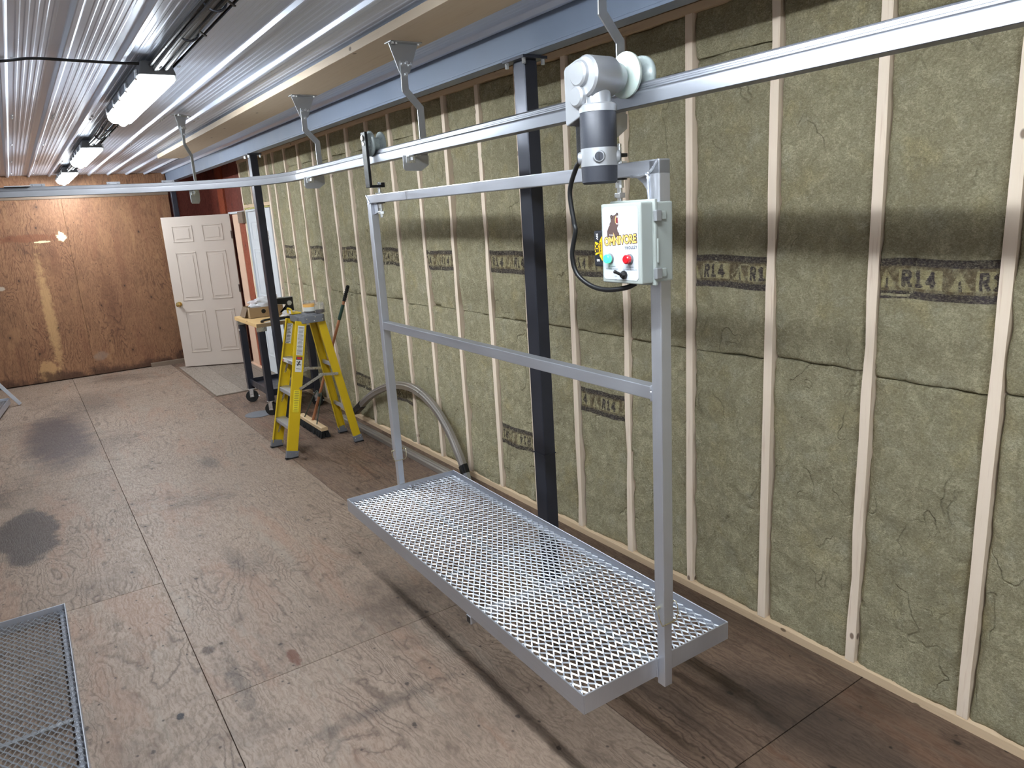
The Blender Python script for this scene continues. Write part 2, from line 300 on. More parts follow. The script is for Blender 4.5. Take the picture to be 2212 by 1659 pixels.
# ------------------------------------------------------------------ mesh helpers
class MB:
    def __init__(s): s.v = []; s.f = []
    def add(s, vs, fs):
        b = len(s.v); s.v += [tuple(v) for v in vs]; s.f += [tuple(i+b for i in f) for f in fs]; return s
    def box(s, x0, x1, y0, y1, z0, z1):
        vs = [(x, y, z) for x in (x0, x1) for y in (y0, y1) for z in (z0, z1)]
        return s.add(vs, [(0, 1, 3, 2), (4, 6, 7, 5), (0, 4, 5, 1), (2, 3, 7, 6), (0, 2, 6, 4), (1, 5, 7, 3)])
    def cbox(s, c, sz, rot=None):
        h = Vector(sz)/2; c = Vector(c); vs = []
        for i in (-1, 1):
            for j in (-1, 1):
                for k in (-1, 1):
                    p = Vector((h.x*i, h.y*j, h.z*k)); vs.append(c+(rot @ p if rot else p))
        return s.add(vs, [(0, 1, 3, 2), (4, 6, 7, 5), (0, 4, 5, 1), (2, 3, 7, 6), (0, 2, 6, 4), (1, 5, 7, 3)])
    def bar(s, p0, p1, w, d, wdir=(1, 0, 0)):
        """rectangular bar from p0 to p1, w wide along wdir, d in the third direction"""
        p0 = Vector(p0); p1 = Vector(p1); a = (p1-p0).normalized(); W_ = Vector(wdir); W_ = (W_-a*W_.dot(a)).normalized(); D_ = a.cross(W_)
        vs = [p+W_*(w/2*i)+D_*(d/2*j) for p in (p0, p1) for i in (-1, 1) for j in (-1, 1)]
        return s.add(vs, [(0, 1, 3, 2), (4, 6, 7, 5), (0, 4, 5, 1), (2, 3, 7, 6), (0, 2, 6, 4), (1, 5, 7, 3)])
    def cyl(s, p0, p1, r, n=20, r2=None):
        return s.rev(p0, p1, [(0, r), (1, r if r2 is None else r2)], n)
    def rev(s, p0, p1, prof, n=20, caps=True):
        """revolve (t, radius) stations along p0-p1"""
        p0 = Vector(p0); p1 = Vector(p1); a = (p1-p0).normalized()
        u = a.orthogonal().normalized(); v = a.cross(u); vs = []; fs = []
        for (tt, r) in prof:
            c = p0.lerp(p1, tt)
            vs += [c+(u*math.cos(2*math.pi*k/n)+v*math.sin(2*math.pi*k/n))*r for k in range(n)]
        for i in range(len(prof)-1):
            for k in range(n): fs.append((i*n+k, i*n+(k+1) % n, (i+1)*n+(k+1) % n, (i+1)*n+k))
        if caps: fs += [tuple(range(n))[::-1], tuple((len(prof)-1)*n+k for k in range(n))]
        return s.add(vs, fs)
    def sweep(s, prof, path, up=(0, 0, 1), closed=True, caps=True):
        """2-D profile (side, up) swept along a path"""
        path = [Vector(p) for p in path]; n = len(prof); vs = []; fs = []
        for i, p in enumerate(path):
            a = (path[min(i+1, len(path)-1)]-path[max(i-1, 0)]).normalized()
            U = Vector(up); sd = a.cross(U).normalized(); U = sd.cross(a)
            vs += [p+sd*q[0]+U*q[1] for q in prof]
        for i in range(len(path)-1):
            for k in range(n if closed else n-1): fs.append((i*n+k, i*n+(k+1) % n, (i+1)*n+(k+1) % n, (i+1)*n+k))
        if caps and closed: fs += [tuple(range(n))[::-1], tuple((len(path)-1)*n+k for k in range(n))]
        return s.add(vs, fs)
    def tube(s, path, r, n=10):
        path = [Vector(p) for p in path]; vs = []; fs = []; u = None
        for i, p in enumerate(path):
            a = (path[min(i+1, len(path)-1)]-path[max(i-1, 0)]).normalized()
            u = a.orthogonal().normalized() if u is None else (u-a*u.dot(a)).normalized()
            v = a.cross(u)
            vs += [p+(u*math.cos(2*math.pi*k/n)+v*math.sin(2*math.pi*k/n))*r for k in range(n)]
        for i in range(len(path)-1):
            for k in range(n): fs.append((i*n+k, i*n+(k+1) % n, (i+1)*n+(k+1) % n, (i+1)*n+k))
        fs += [tuple(range(n))[::-1], tuple((len(path)-1)*n+k for k in range(n))]
        return s.add(vs, fs)
    def prism(s, poly, fn, t0, t1):
        """extrude polygon; fn(a, b, t) -> xyz"""
        n = len(poly); vs = [fn(a, b, t0) for a, b in poly]+[fn(a, b, t1) for a, b in poly]
        fs = [tuple(range(n))[::-1], tuple(range(n, 2*n))]+[(k, (k+1) % n, n+(k+1) % n, n+k) for k in range(n)]
        return s.add(vs, fs)
    def build(s, name, mat, parent=None, smooth=False, bevel=0, seg=2, ang=.6):
        me = bpy.data.meshes.new(name); me.from_pydata(s.v, [], s.f)
        bm = bmesh.new(); bm.from_mesh(me)
        bmesh.ops.recalc_face_normals(bm, faces=bm.faces)
        if bevel:
            ed = [e for e in bm.edges if len(e.link_faces) == 2 and e.calc_face_angle(0) > .5]
            bmesh.ops.bevel(bm, geom=ed, offset=bevel, segments=seg, profile=.6, affect='EDGES', clamp_overlap=True)
        bm.to_mesh(me); bm.free()
        if smooth: me.shade_smooth(); me.set_sharp_from_angle(angle=ang)
        return link(name, me, mat, parent)
def link(name, me, mat=None, parent=None):
    if mat is not None and not me.materials: me.materials.append(M[mat] if isinstance(mat, str) else mat)
    o = bpy.data.objects.new(name, me); COL.objects.link(o)
    if parent: o.parent = parent
    return o
def empty(name, loc=(0, 0, 0), rz=0):
    o = bpy.data.objects.new(name, None); COL.objects.link(o); o.location = loc; o.rotation_euler = (0, 0, rz); o.empty_display_size = .1
    return o
def tag(o, label, cat, group=None):
    o['label'] = label; o['category'] = cat
    if group: o['group'] = group
    return o
def struct(o): o['kind'] = 'structure'; return o
def stuff(o): o['kind'] = 'stuff'; return o
def copy_tree(o, parent=None):
    c = o.copy(); COL.objects.link(c); c.parent = parent
    for ch in [x for x in bpy.data.objects if x.parent == o]: copy_tree(ch, c)
    return c
def smoothpath(pts, k=8):
    pts = [Vector(p) for p in pts]; out = []
    for i in range(len(pts)-1):
        a = pts[max(i-1, 0)]; b = pts[i]; c = pts[i+1]; d = pts[min(i+2, len(pts)-1)]
        for j in range(k):
            u = j/k
            out.append(.5*((2*b)+(c-a)*u+(2*a-5*b+4*c-d)*u*u+(3*b-a-3*c+d)*u**3))
    return out+[pts[-1]]
def text(body, size, bold=0., shear=0., spacing=1.):
    cu = bpy.data.curves.new('t', 'FONT'); cu.body = body; cu.size = size; cu.offset = bold; cu.shear = shear; cu.space_character = spacing
    cu.align_x = 'CENTER'; cu.align_y = 'CENTER'; cu.resolution_u = 3
    ob = bpy.data.objects.new('t', cu); COL.objects.link(ob); bpy.context.view_layer.update()
    me = bpy.data.meshes.new_from_object(ob.evaluated_get(bpy.context.evaluated_depsgraph_get()))
    vs = [v.co.copy() for v in me.vertices]; fs = [tuple(p.vertices) for p in me.polygons]
    bpy.data.objects.remove(ob); bpy.data.curves.remove(cu); bpy.data.meshes.remove(me)
    return vs, fs
def put_text(mb, body, size, fn, bold=0., shear=0., spacing=1., width=None):
    """add flat lettering; fn(a, b) -> xyz on the printed face"""
    vs, fs = text(body, size, bold, shear, spacing)
    k = 1.
    if width:
        xs = [v.x for v in vs]; k = width/(max(xs)-min(xs))
    mb.add([fn(v.x*k, v.y) for v in vs], fs); return mb

# ------------------------------------------------------------------ dimensions
W = 2.426            # face of the stud wall
YB = 11.03           # face of the back plywood
ZC = 2.600           # ceiling
XL, YF = -2.6, -3.2  # side of the room out of view / behind the camera
STUD0, PITCHS = .960, .4135

# ------------------------------------------------------------------ floor
fl = struct(MB().box(XL-.1, 2.75, YF-.1, 11.5, -.06, -.02).build('floor', 'oldboard'))
LW = 1.205
def sheets(x0, x1, ys, mat='floor'):
    for a, b in zip(ys[:-1], ys[1:]):
        MB().box(x0+.0013, x1-.0013, a+.0016, b-.0016, -.02, 0).build('plywood_sheet', mat, fl, bevel=.0012, seg=1)
def seq(y, step=2.356):
    while y > YF: y -= step
    out = [YF]; y += step
    while y < 11.2: out.append(y); y += step
    return out+[11.3]
sheets(.344-2*LW-.6, .344-LW, seq(5.2)); sheets(.344-LW, .344, seq(6.40)); sheets(.344, .344+LW, seq(2.808)); sheets(.344+LW, 2.6, seq(1.315), 'floor_b')
# vinyl planks by the door
fp = struct(MB().box(1.58, 2.50, 8.36, 10.57, 0, .004).build('floor_patch', 'oldboard'))
for i in range(6):
    x0 = 1.582+i*.152; x1 = min(x0+.15, 2.50); cut = [8.362, 8.362+(.55+.37*((i*5) % 4)), 10.568]
    for a, b in zip(cut[:-1], cut[1:]): MB().box(x0, x1, a+.001, b-.001, .004, .014).build('plank', 'floor2', fp, bevel=.001, seg=1)

# ------------------------------------------------------------------ right wall: studs and mineral wool
wr = struct(MB().box(W+.092, W+.12, YF, 11.4, 0, 2.70).build('wall_right', 'roomply'))
def stud(yc, z0, z1, name='stud', w_=.038, mat='stud'):
    n = 14; mb = MB(); rng = random.Random(int(yc*1000)); vs = []; fs = []
    bow = rng.uniform(-.004, .004)
    for i in range(n+1):
        u = i/n; z = z0+(z1-z0)*u; b = bow*math.sin(math.pi*u); wa = rng.choice((0, 0, 0, rng.uniform(0, .005))); wb = rng.choice((0, 0, 0, rng.uniform(0, .006)))
        vs += [(W+wa*.8, yc-w_/2+b+wa, z), (W+wb*.8, yc+w_/2+b-wb, z), (W+.09, yc+w_/2+b, z), (W+.09, yc-w_/2+b, z)]
    for i in range(n):
        for k in range(4): fs.append((i*4+k, i*4+(k+1) % 4, i*4+4+(k+1) % 4, i*4+4+k))
    fs += [(3, 2, 1, 0), (n*4, n*4+1, n*4+2, n*4+3)]
    return MB().add(vs, fs).build(name, mat, wr)
NB = 19
ys_studs = [STUD0+PITCHS*k for k in range(-6, NB-1)]
for yc in ys_studs: stud(yc, .038, 2.57)
def wavy_plate(name, y0, y1, z0, z1, amp, x0=W-.004):
    n = int((y1-y0)/.06); vs = []; fs = []
    for i in range(n+1):
        y = y0+(y1-y0)*i/n; d = amp*max(0, mnoise.noise(Vector((y*4.2, 3.1, 0)))+.25*mnoise.noise(Vector((y*17, 1, 0))))
        vs += [(x0, y, z0), (x0+.001, y, z1-.006-d*.2), (x0+.012+d, y, z1), (W+.09, y, z1), (W+.09, y, z0)]
    for i in range(n):
        for k in range(5): fs.append((i*5+k, i*5+(k+1) % 5, i*5+5+(k+1) % 5, i*5+5+k))
    fs += [(4, 3, 2, 1, 0), tuple(n*5+k for k in range(5))]
    return MB().add(vs, fs).build(name, 'plate', wr, smooth=True, ang=.4)
wavy_plate('bottom_plate', YF, 8.30, 0, .040, .034)
wavy_plate('top_plate', YF, 9.40, 2.57, 2.608, .004)
wavy_plate('top_plate', YF, 9.40, 2.609, 2.646, .004, W+.004)
# batts
def wool_x(y, z, ya, yb, za, zb, seed):
    u = (y-ya)/(yb-ya); v = (z-za)/(zb-za)
    e = min(u, 1-u)*(yb-ya); e2 = min(v, 1-v)*(zb-za)
    jit = .5+.9*mnoise.noise(Vector((y*9+seed, z*7, 2.2)))
    edge = (1-min(1, e/.022))**2*.020*max(.0, jit+.35) + (1-min(1, e2/.010))**2*.016*max(0, jit*.8+.9*mnoise.noise(Vector((y*3.3+seed, 5.5, z)))-.1)
    n1 = mnoise.noise(Vector((y*3.5+seed, z*2.2, seed*1.7)))*.016
    n2 = mnoise.fractal(Vector((y*11+seed, z*9, seed)), 1., 2., 4)*.011
    cr = abs(mnoise.noise(Vector((y*5.5+seed*3, z*4.0, 7.7)))); crease = max(0, 1-cr/.045)*.011*max(0, mnoise.noise(Vector((y*2, z*2, seed+9)))+.45)
    return W+.010+edge+n1+n2+crease
BATTS = []
def batt(ya, yb, za, zb, seed, near):
    ny = max(6, int((yb-ya)/(.010 if near else .024))); nz = max(6, int((zb-za)/(.012 if near else .028))); vs = []; fs = []
    for j in range(nz+1):
        z = za+(zb-za)*j/nz
        for i in range(ny+1):
            y = ya+(yb-ya)*i/ny; vs.append((wool_x(y, z, ya, yb, za, zb, seed), y, z))
    for j in range(nz):
        for i in range(ny):
            a = j*(ny+1)+i; fs.append((a, a+1, a+ny+2, a+ny+1))
    base = len(vs)
    rim = [j for j in range(ny+1)]+[(j+1)*(ny+1)-1 for j in range(1, nz+1)]+[nz*(ny+1)+i for i in range(ny-1, -1, -1)]+[j*(ny+1) for j in range(nz-1, 0, -1)]
    vs += [(W+.088, vs[i][1], vs[i][2]) for i in rim]; n = len(rim)
    fs += [(rim[k], rim[(k+1) % n], base+(k+1) % n, base+k) for k in range(n)]
    o = MB().add(vs, fs).build('insulation_batt', 'wool', wr, smooth=True, ang=1.2)
    BATTS.append((o, ya, yb, za, zb, seed)); return o
edges = [2.57]
for i in range(len(ys_studs)-1):
    ya = ys_studs[i]+.019; yb = ys_studs[i+1]-.019
    if yb < -1.2: continue
    rng = random.Random(i*7+3); j1 = 1.197+rng.uniform(-.012, .012); j2 = 2.365+rng.uniform(-.03, .03)
    for (a, b) in ((.036, j1-.002), (j1+.002, j2-.002), (j2+.002, 2.568)):
        batt(ya+.002, yb-.002, a, b, i*3.1+a*5, ya < 3.6)
for (a, b) in ((.036, 1.195), (1.199, 2.36), (2.364, 2.568)): batt(8.013, 8.211, a, b, 5.5+a, False)
# printed stamps on the batts:  triangle / R14 boxes between two dark bars
def seg_d(px, py, a, b):
    ax, ay = a; bx, by = b; dx, dy = bx-ax, by-ay; L = dx*dx+dy*dy
    u = 0 if L == 0 else max(0, min(1, ((px-ax)*dx+(py-ay)*dy)/L)); return math.hypot(px-ax-u*dx, py-ay-u*dy)
GL = {'R': [((0, 0), (0, 1)), ((0, 1), (.42, 1)), ((.42, 1), (.55, .87)), ((.55, .87), (.55, .65)), ((.55, .65), (.42, .52)), ((.42, .52), (0, .52)), ((.25, .52), (.58, 0))],
      '1': [((.28, 0), (.28, 1)), ((.28, 1), (.08, .82)), ((.08, 0), (.48, 0))],
      '4': [((.45, 0), (.45, 1)), ((.45, 1), (0, .32)), ((0, .32), (.62, .32))]}
def stamp_ink(u, v):   # u metres along the band, v in 0..1 across it; returns 0 none, 1 ink, 2 pale
    if v < .20 or v > .80: return 1
    p = u % .235
    if .085 < p < .222:
        if .25 < v < .75:
            gx = (p-.10)/.036; gy = (v-.33)/.34
            for k, ch in enumerate('R14'):
                for a, b in GL[ch]:
                    if seg_d(gx-k*1.02, gy, a, b) < .15: return 1
            return 2
        return 3
    q = (p-.042)/.034; h = (v-.25)/.48
    if 0 < h < 1 and abs(q) < (1-h)*.95+.04:
        return 1 if (abs(q) < .16*(1-h) and h < .55) else 2
    return 3
def stamp(bay, zc, flip, shift):
    for (o, ya, yb, za, zb, seed) in BATTS:
        if abs((ya+yb)/2-(STUD0+PITCHS*(bay+.5))) < .05 and za < zc < zb: break
    else: return
    near = ya < 3.6; st = .0032 if near else .005; hgt = .135
    nu = int((yb-ya)/st); nv = int(hgt/st); ink = MB(); pale = MB(); mid = MB()
    for i in range(nu):
        for j in range(nv):
            y = ya+(i+.5)*st; z = zc-hgt/2+(j+.5)*st
            z += .010*mnoise.noise(Vector((y*6, seed, 0)))
            v = (j+.5)/nv; u = (yb-y)+shift
            if flip: v = 1-v; u = (y-ya)+shift
            k = stamp_ink(u, v)
            if not k: continue
            q = [(wool_x(yy, zz, ya, yb, za, zb, seed)-.0016, yy, zz) for yy, zz in ((y-st/2, z-st/2), (y+st/2, z-st/2), (y+st/2, z+st/2), (y-st/2, z+st/2))]
            (ink if k == 1 else pale if k == 2 else mid).add(q, [(0, 1, 2, 3)])
    ink.build('printed_band', 'stamp', o); pale.build('printed_box', 'stamp_pale', o); mid.build('printed_ground', 'stamp_mid', o)
for bay, zc, fl_, sh in ((0, 1.541, 0, .01), (2, 1.541, 0, .03), (4, 1.55, 0, .1), (6, 1.538, 0, .06), (8, 1.53, 0, .12), (10, 1.54, 0, .02), (12, 1.54, 0, .17), (14, 1.54, 0, .2), (16, 1.54, 0, .1),
                     (4, .815, 0, .14), (6, .43, 1, .05), (10, .42, 1, .1), (12, .39, 1, .12)):
    stamp(bay, zc, fl_, sh)
# nails in the stud feet and the joint above the wall
MB().box(1.9, W+.12, YF, 11.4, 2.70, 2.72).build('wall_cap', 'oldboard', wr)

# far end of the right wall: exterior door, framing, red sheathing
for yc in (8.235, 9.36): stud(yc, .0, 2.57, w_=.045)
for yc in (8.62, 8.93): stud(yc, 2.085, 2.57, w_=.032)
MB().box(W, W+.09, 8.26, 9.34, 2.045, 2.083).build('header_board', 'plate', wr, bevel=.002)
for a, b in ((8.258, 8.604), (8.636, 8.914), (8.946, 9.338)): batt(a+.002, b-.002, 2.085, 2.568, a*3, False)
mb = MB()
for k in range(46):
    z = .05+k*.045; mb.cbox((W+.012, 9.325+random.uniform(-.006, .006), z), (.02, random.uniform(.015, .03), .05), Matrix.Rotation(random.uniform(-.3, .3), 3, 'X'))
for k in range(24): mb.cbox((W+.012, 8.30+k*.043, 2.035+random.uniform(-.005, .005)), (.02, .05, random.uniform(.012, .025)))
mb.build('spray_foam', 'foam', wr, bevel=.004)
d2 = empty('door_2', (W, 8.88, 0)); struct(d2)
MB().box(.02, .06, -.41, .41, .01, 2.0).build('door_leaf', 'doorcool', d2, bevel=.003)
mb = MB().box(.0, .085, -.57, -.42, 0, 2.02).build('door_jamb', 'doorcool', d2, bevel=.003)
MB().box(.0, .085, .42, .435, 0, 2.02).build('door_jamb', 'doorcool', d2, bevel=.003)
MB().box(.0, .085, -.42, .42, 2.002, 2.024).build('door_head', 'doorcool', d2, bevel=.002)
def door_panel(par, fn, mat):
    """raised moulding ring and field, fn(a,b,t)->xyz, a/b in metres, t out of the leaf"""
    def mk(a0, a1, b0, b1):
        mb = MB(); wd = .014
        for (p, q, r, s_) in ((a0, a1, b0, b0+wd), (a0, a1, b1-wd, b1), (a0, a0+wd, b0, b1), (a1-wd, a1, b0, b1)):
            mb.prism([(p, r), (q, r), (q, s_), (p, s_)], fn, -.002, .006)
        c = .042
        mb.prism([(a0+c, b0+c), (a1-c, b0+c), (a1-c, b1-c), (a0+c, b1-c)], fn, -.002, .005)
        mb.build('panel', mat, par, bevel=.003)
    return mk
pm = door_panel(d2, lambda a, b, t_: (.02-t_, a, b), 'doorcool')
for (b0, b1) in ((1.66, 1.88), (.98, 1.56), (.22, .82)):
    pm(-.32, -.05, b0, b1); pm(.05, .32, b0, b1)
for z in (.3, 1.0, 1.72): MB().box(-.006, .012, -.435, -.41, z-.05, z+.05).build('hinge', 'zinc', d2, bevel=.002)
# red sheathing between the two doors and above them
MB().box(W+.03, W+.05, 9.38, 11.16, 0, 2.66).build('sheathing', 'redply', wr)
MB().box(W+.004, W+.03, 9.40, 9.66, 0.03, 1.99).build('sheathing_board', 'redlight', wr)
MB().box(W+.004, W+.03, 10.30, 10.60, 2.01, 2.62).build('sheathing_board', 'redlight', wr)
MB().box(W-.03, W+.09, 9.42, 10.55, 0, .03).build('door_sill', 'peach', wr, bevel=.002)
MB().box(W-.004, W+.03, 9.66, 9.95, .03, 1.985).build('door_casing', 'peach', wr, bevel=.003)
MB().box(W-.012, W+.03, 9.36, 10.12, 1.992, 2.018).build('door_flashing', 'doorcool', wr, bevel=.002)
MB().box(W-.035, W+.02, 9.34, 9.56, 1.87, 2.01).build('blocking', 'oldboard', wr, bevel=.002)

# open white six-panel door
hx, hy = 2.425, 10.06; fx, fy = 1.667, 10.49
ang = math.atan2(fy-hy, fx-hx); DWd = math.hypot(fx-hx, fy-hy)
d1 = struct(empty('door_1', (hx, hy, .015), ang))
MB().box(0, DWd, 0, .042, 0.012, 1.985).build('door_leaf', 'doorwhite', d1, bevel=.003)
pm = door_panel(d1, lambda a, b, t_: (a, .042+t_, b), 'doorwhite')
k = DWd
for (b0, b1) in ((1.66, 1.87), (.90, 1.53), (.20, .76)):
    pm(k*.13, k*.43, b0, b1); pm(k*.57, k*.87, b0, b1)
kn = MB().rev((DWd-.06, .042, .86), (DWd-.06, .115, .86), [(0, .034), (.08, .034), (.12, .014), (.4, .013), (.55, .026), (.8, .030), (.95, .022), (1, .010)], 20).build('door_knob', 'brass', d1, smooth=True)
for z in (.25, 1.02, 1.72): MB().box(-.014, .012, .03, .056, z-.05, z+.05).build('hinge', 'bronze', d1, bevel=.002)

# ------------------------------------------------------------------ back wall
wb = struct(MB().box(XL, W+.1, YB+.12, YB+.16, 0, 2.72).build('wall_back', 'redply'))
xx = [XL, -1.90, -.66, .62, 1.885]
for a, b in zip(xx[:-1], xx[1:]): MB().box(a+.001, b-.001, YB, YB+.018, .012, 2.325).build('plywood_sheet', 'backply', wb, bevel=.001, seg=1)
MB().box(XL, 1.885, YB-.012, YB+.02, 2.31, 2.345).build('batten', 'oldboard', wb, bevel=.002)
for a, b in zip(xx[:-1], xx[1:]): MB().box(a+.001, b-.001, YB+.03, YB+.045, 2.345, 2.66).build('upper_sheet', 'backply', wb)
o = struct(MB().box(1.30, 1.87, YB-.05, YB-.002, 0, .055).build('baseboard_back', 'oldboard', bevel=.003))
MB().box(1.84, 1.885, YB-.07, YB-.002, 0, .16).build('corner_block', 'oldboard', o, bevel=.003)
# unseen sides of the room
struct(MB().box(XL-.05, XL, YF, 11.2, 0, 2.7).build('wall_left', 'whitewall'))
struct(MB().box(XL, W+.1, YF-.05, YF, 0, 2.7).build('wall_front', 'whitewall'))

# ------------------------------------------------------------------ ceiling: ribbed steel
ce = struct(MB().box(XL, 1.93, YF, 11.2, ZC+.03, ZC+.05).build('ceiling', 'oldboard'))
RP, R0 = .2195, .1085
def rib_profile(x0, x1):
    pts = []; k = math.ceil((x0-R0)/RP-1e-6); x = R0+k*RP
    pts.append((x0, 0)) if x0 < x-.03 else None
    while x <= x1+1e-6:
        for dx, dz in ((-.022, 0), (-.019, -.003), (-.011, -.018), (-.007, -.020), (.007, -.020), (.011, -.018), (.019, -.003), (.022, 0)):
            if x0 <= x+dx <= x1: pts.append((x+dx, dz))
        for q in range(5):
            c = x+.052+q*.027
            for dx, dz in ((-.008, 0), (-.004, -.0016), (.004, -.0016), (.008, 0)):
                if x0 <= c+dx <= x1: pts.append((c+dx, dz))
        x += RP
    pts.append((x1, 0)); return pts
px_edges = [R0+RP*k for k in range(-13, 10, 4)]
px_edges = [XL]+[p for p in px_edges if XL+.1 < p < 1.8]+[1.93]
YS = 5.95
for (y0, y1, dz) in ((YF, YS+.04, -.0015), (YS, 11.15, 0)):
    for a, b in zip(px_edges[:-1], px_edges[1:]):
        pr = rib_profile(a, b); vs = []; fs = []
        for yy in (y0, y1):
            vs += [(x, yy, ZC+z+dz) for x, z in pr]
        n = len(pr)
        fs = [(i, i+1, n+i+1, n+i) for i in range(n-1)]
        # lapped end: a small return that closes the sheet thickness
        pan = MB().add(vs, fs).build('ceiling_panel', 'ceil', ce)
# screws in rows across the sheets
sm = MB().rev((0, 0, 0), (0, 0, -.008), [(0, .010), (.3, .010), (.35, .006), (1, .005)], 8).build('screw', 'zinc', ce, smooth=True)
first = True
for yy in (2.3, 3.9, 5.66, 5.80, 7.4, 9.0, 10.6):
    for k in range(-4, 9):
        x = R0+RP*k+.04
        if x > 1.85: continue
        o = sm if first else sm.copy()
        if not first: COL.objects.link(o)
        o.location = (x, yy+random.uniform(-.01, .01), ZC-.002); first = False
# plank under the ceiling that carries the hangers
tr = struct(MB().box(1.36, 1.60, YF, 8.2, ZC-.058, ZC-.022).build('trim_1', 'strip', bevel=.003))

# ------------------------------------------------------------------ beam and posts
BX, BZ = 1.885, 2.474
bm_ = empty('support_beam', (BX, 0, BZ))
MB().box(0, .075, YF, 11.0, 0, .13).build('beam_body', 'beam', bm_, bevel=.004)
MB().box(-.002, .077, YF, 11.0, -.012, 0).build('bottom_flange', 'beam', bm_, bevel=.002)
tag(bm_, 'long blue-grey painted beam running under the ceiling along the insulated wall', 'beam')
def post(y, label, dep=.085, wid=.066, weld=False):
    p = empty('steel_post', (BX+.015+wid/2, y, 0))
    MB().box(-wid/2, wid/2, -dep/2, dep/2, 0, BZ-.024).build('column', 'blacksteel', p, bevel=.006, seg=3)
    MB().box(-wid/2-.03, wid/2+.03, -dep/2-.035, dep/2+.035, BZ-.024, BZ-.012).build('cap_plate', 'blacksteel', p, bevel=.002)
    MB().box(-wid/2-.03, wid/2+.03, -dep/2-.035, dep/2+.035, 0, .012).build('base_plate', 'blacksteel', p, bevel=.002)
    for sx in (-1, 1):
        for sy in (-1, 1):
            MB().cyl((sx*(wid/2+.016), sy*(dep/2+.02), BZ-.046), (sx*(wid/2+.016), sy*(dep/2+.02), BZ-.024), .009, 6).build('bolt', 'zinc', p)
    if weld: MB().box(-wid/2-.0025, wid/2+.0025, -dep/2-.0025, dep/2+.0025, .70, .706).build('weld_seam', 'blacksteel', p, bevel=.002)
    return tag(p, label, 'post')
post(2.665, 'black square steel post behind the middle of the hanging frame', weld=True)
post(6.915, 'black square steel post standing in front of the rolling table')
post(10.93, 'dark steel post at the right edge of the brown plywood back wall')

# ------------------------------------------------------------------ ceiling lamps
def lamp(y, label):
    Lf, x = 1.34, .672
    r = empty('ceiling_lamp', (x, y, ZC-.022))
    body = [(-.062, -.002), (-.075, -.05), (-.078, -.06), (.078, -.06), (.075, -.05), (.062, -.002)]
    MB().prism(body, lambda a, b, t_: (a, t_, b), 0, Lf).build('housing', 'vapor', r, bevel=.006)
    lens = [(-.074, -.061), (-.068, -.085), (-.046, -.104), (.046, -.104), (.068, -.085), (.074, -.061)]
    MB().prism(lens, lambda a, b, t_: (a, t_, b), .012, Lf-.012).build('lens', 'lens', r, bevel=.006)
    MB().prism([(.023*math.cos(math.radians(d)), -.100+.023*math.sin(math.radians(d))) for d in range(180, 361, 20)], lambda a, b, t_: (a, t_, b), .05, Lf-.05).build('led_strip', 'led', r, bevel=.001, seg=1)
    for yy in (.06, .40, .66, .92, 1.24):
        for sx in (-1, 1):
            MB().prism([(.074, -.030), (.084, -.034), (.086, -.070), (.078, -.076), (.074, -.070)], lambda a, b, t_: (sx*a, t_+yy, b), -.014, .014).build('clip', 'zinc', r, bevel=.002)
    MB().cyl((0.0, -.05, -.028), (0.0, .004, -.028), .016, 12).build('cable_gland', 'zinc', r, smooth=True)
    return tag(r, label, 'lamp', 'row of sealed tube lamps under the ceiling')
lamp(3.70, 'large glowing sealed tube lamp nearest the viewer under the ribbed ceiling')
lamp(6.86, 'glowing sealed tube lamp in the middle of the ceiling row')
lamp(9.50, 'small far glowing tube lamp above the back wall, last of the row')
lamp(.55, 'sealed tube lamp above the viewer, first of the ceiling row')
lamp(-2.5, 'sealed tube lamp behind the viewer')
# conduit with cable bundle between the lamps
cn = empty('cable_conduit', (.672, 0, ZC-.04))
MB().cyl((.012, YF+.1, 0), (.012, 11.1, 0), .016, 12).build('pipe', 'vapor', cn, smooth=True)
for k, (dx, dz) in enumerate(((-.022, -.006), (-.012, -.022), (.03, -.016))):
    MB().tube(smoothpath([(dx+.006*math.sin(j*1.7+k), YF+.1+j*.62, dz+.004*math.cos(j*2.3+k)) for j in range(24)], 3), .008, 8).build('cable', 'cable', cn, smooth=True)
for yy in [2.2, 2.62, 3.05, 5.35, 5.8, 6.3, 8.3, 8.8, 9.3]:
    MB().tube([(.01+.036*math.cos(a), yy, -.004+.032*math.sin(a)) for a in [math.pi*(1+j/10) for j in range(11)]], .004, 6).build('strap', 'blacksteel', cn)
    MB().bar((.05, yy, 0), (.075, yy+.012, -.012), .012, .004, (0, 1, 0)).build('tie_tail', 'cable', cn)
tag(cn, 'grey conduit with strapped black cables linking the ceiling lamps', 'conduit')
pts = [onz(-150, 140, ZC-.03), onz(0, 132, ZC-.03), onz(67, 126, ZC-.027), onz(150, 130, ZC-.032), onz(255, 136, ZC-.034), onz(315, 138, ZC-.036), (.672, 3.66, ZC-.05)]
tag(MB().tube(smoothpath(pts, 6), .006, 8).build('power_cable', 'cable', smooth=True), 'thin black cable crossing the ceiling to the nearest lamp', 'cable')

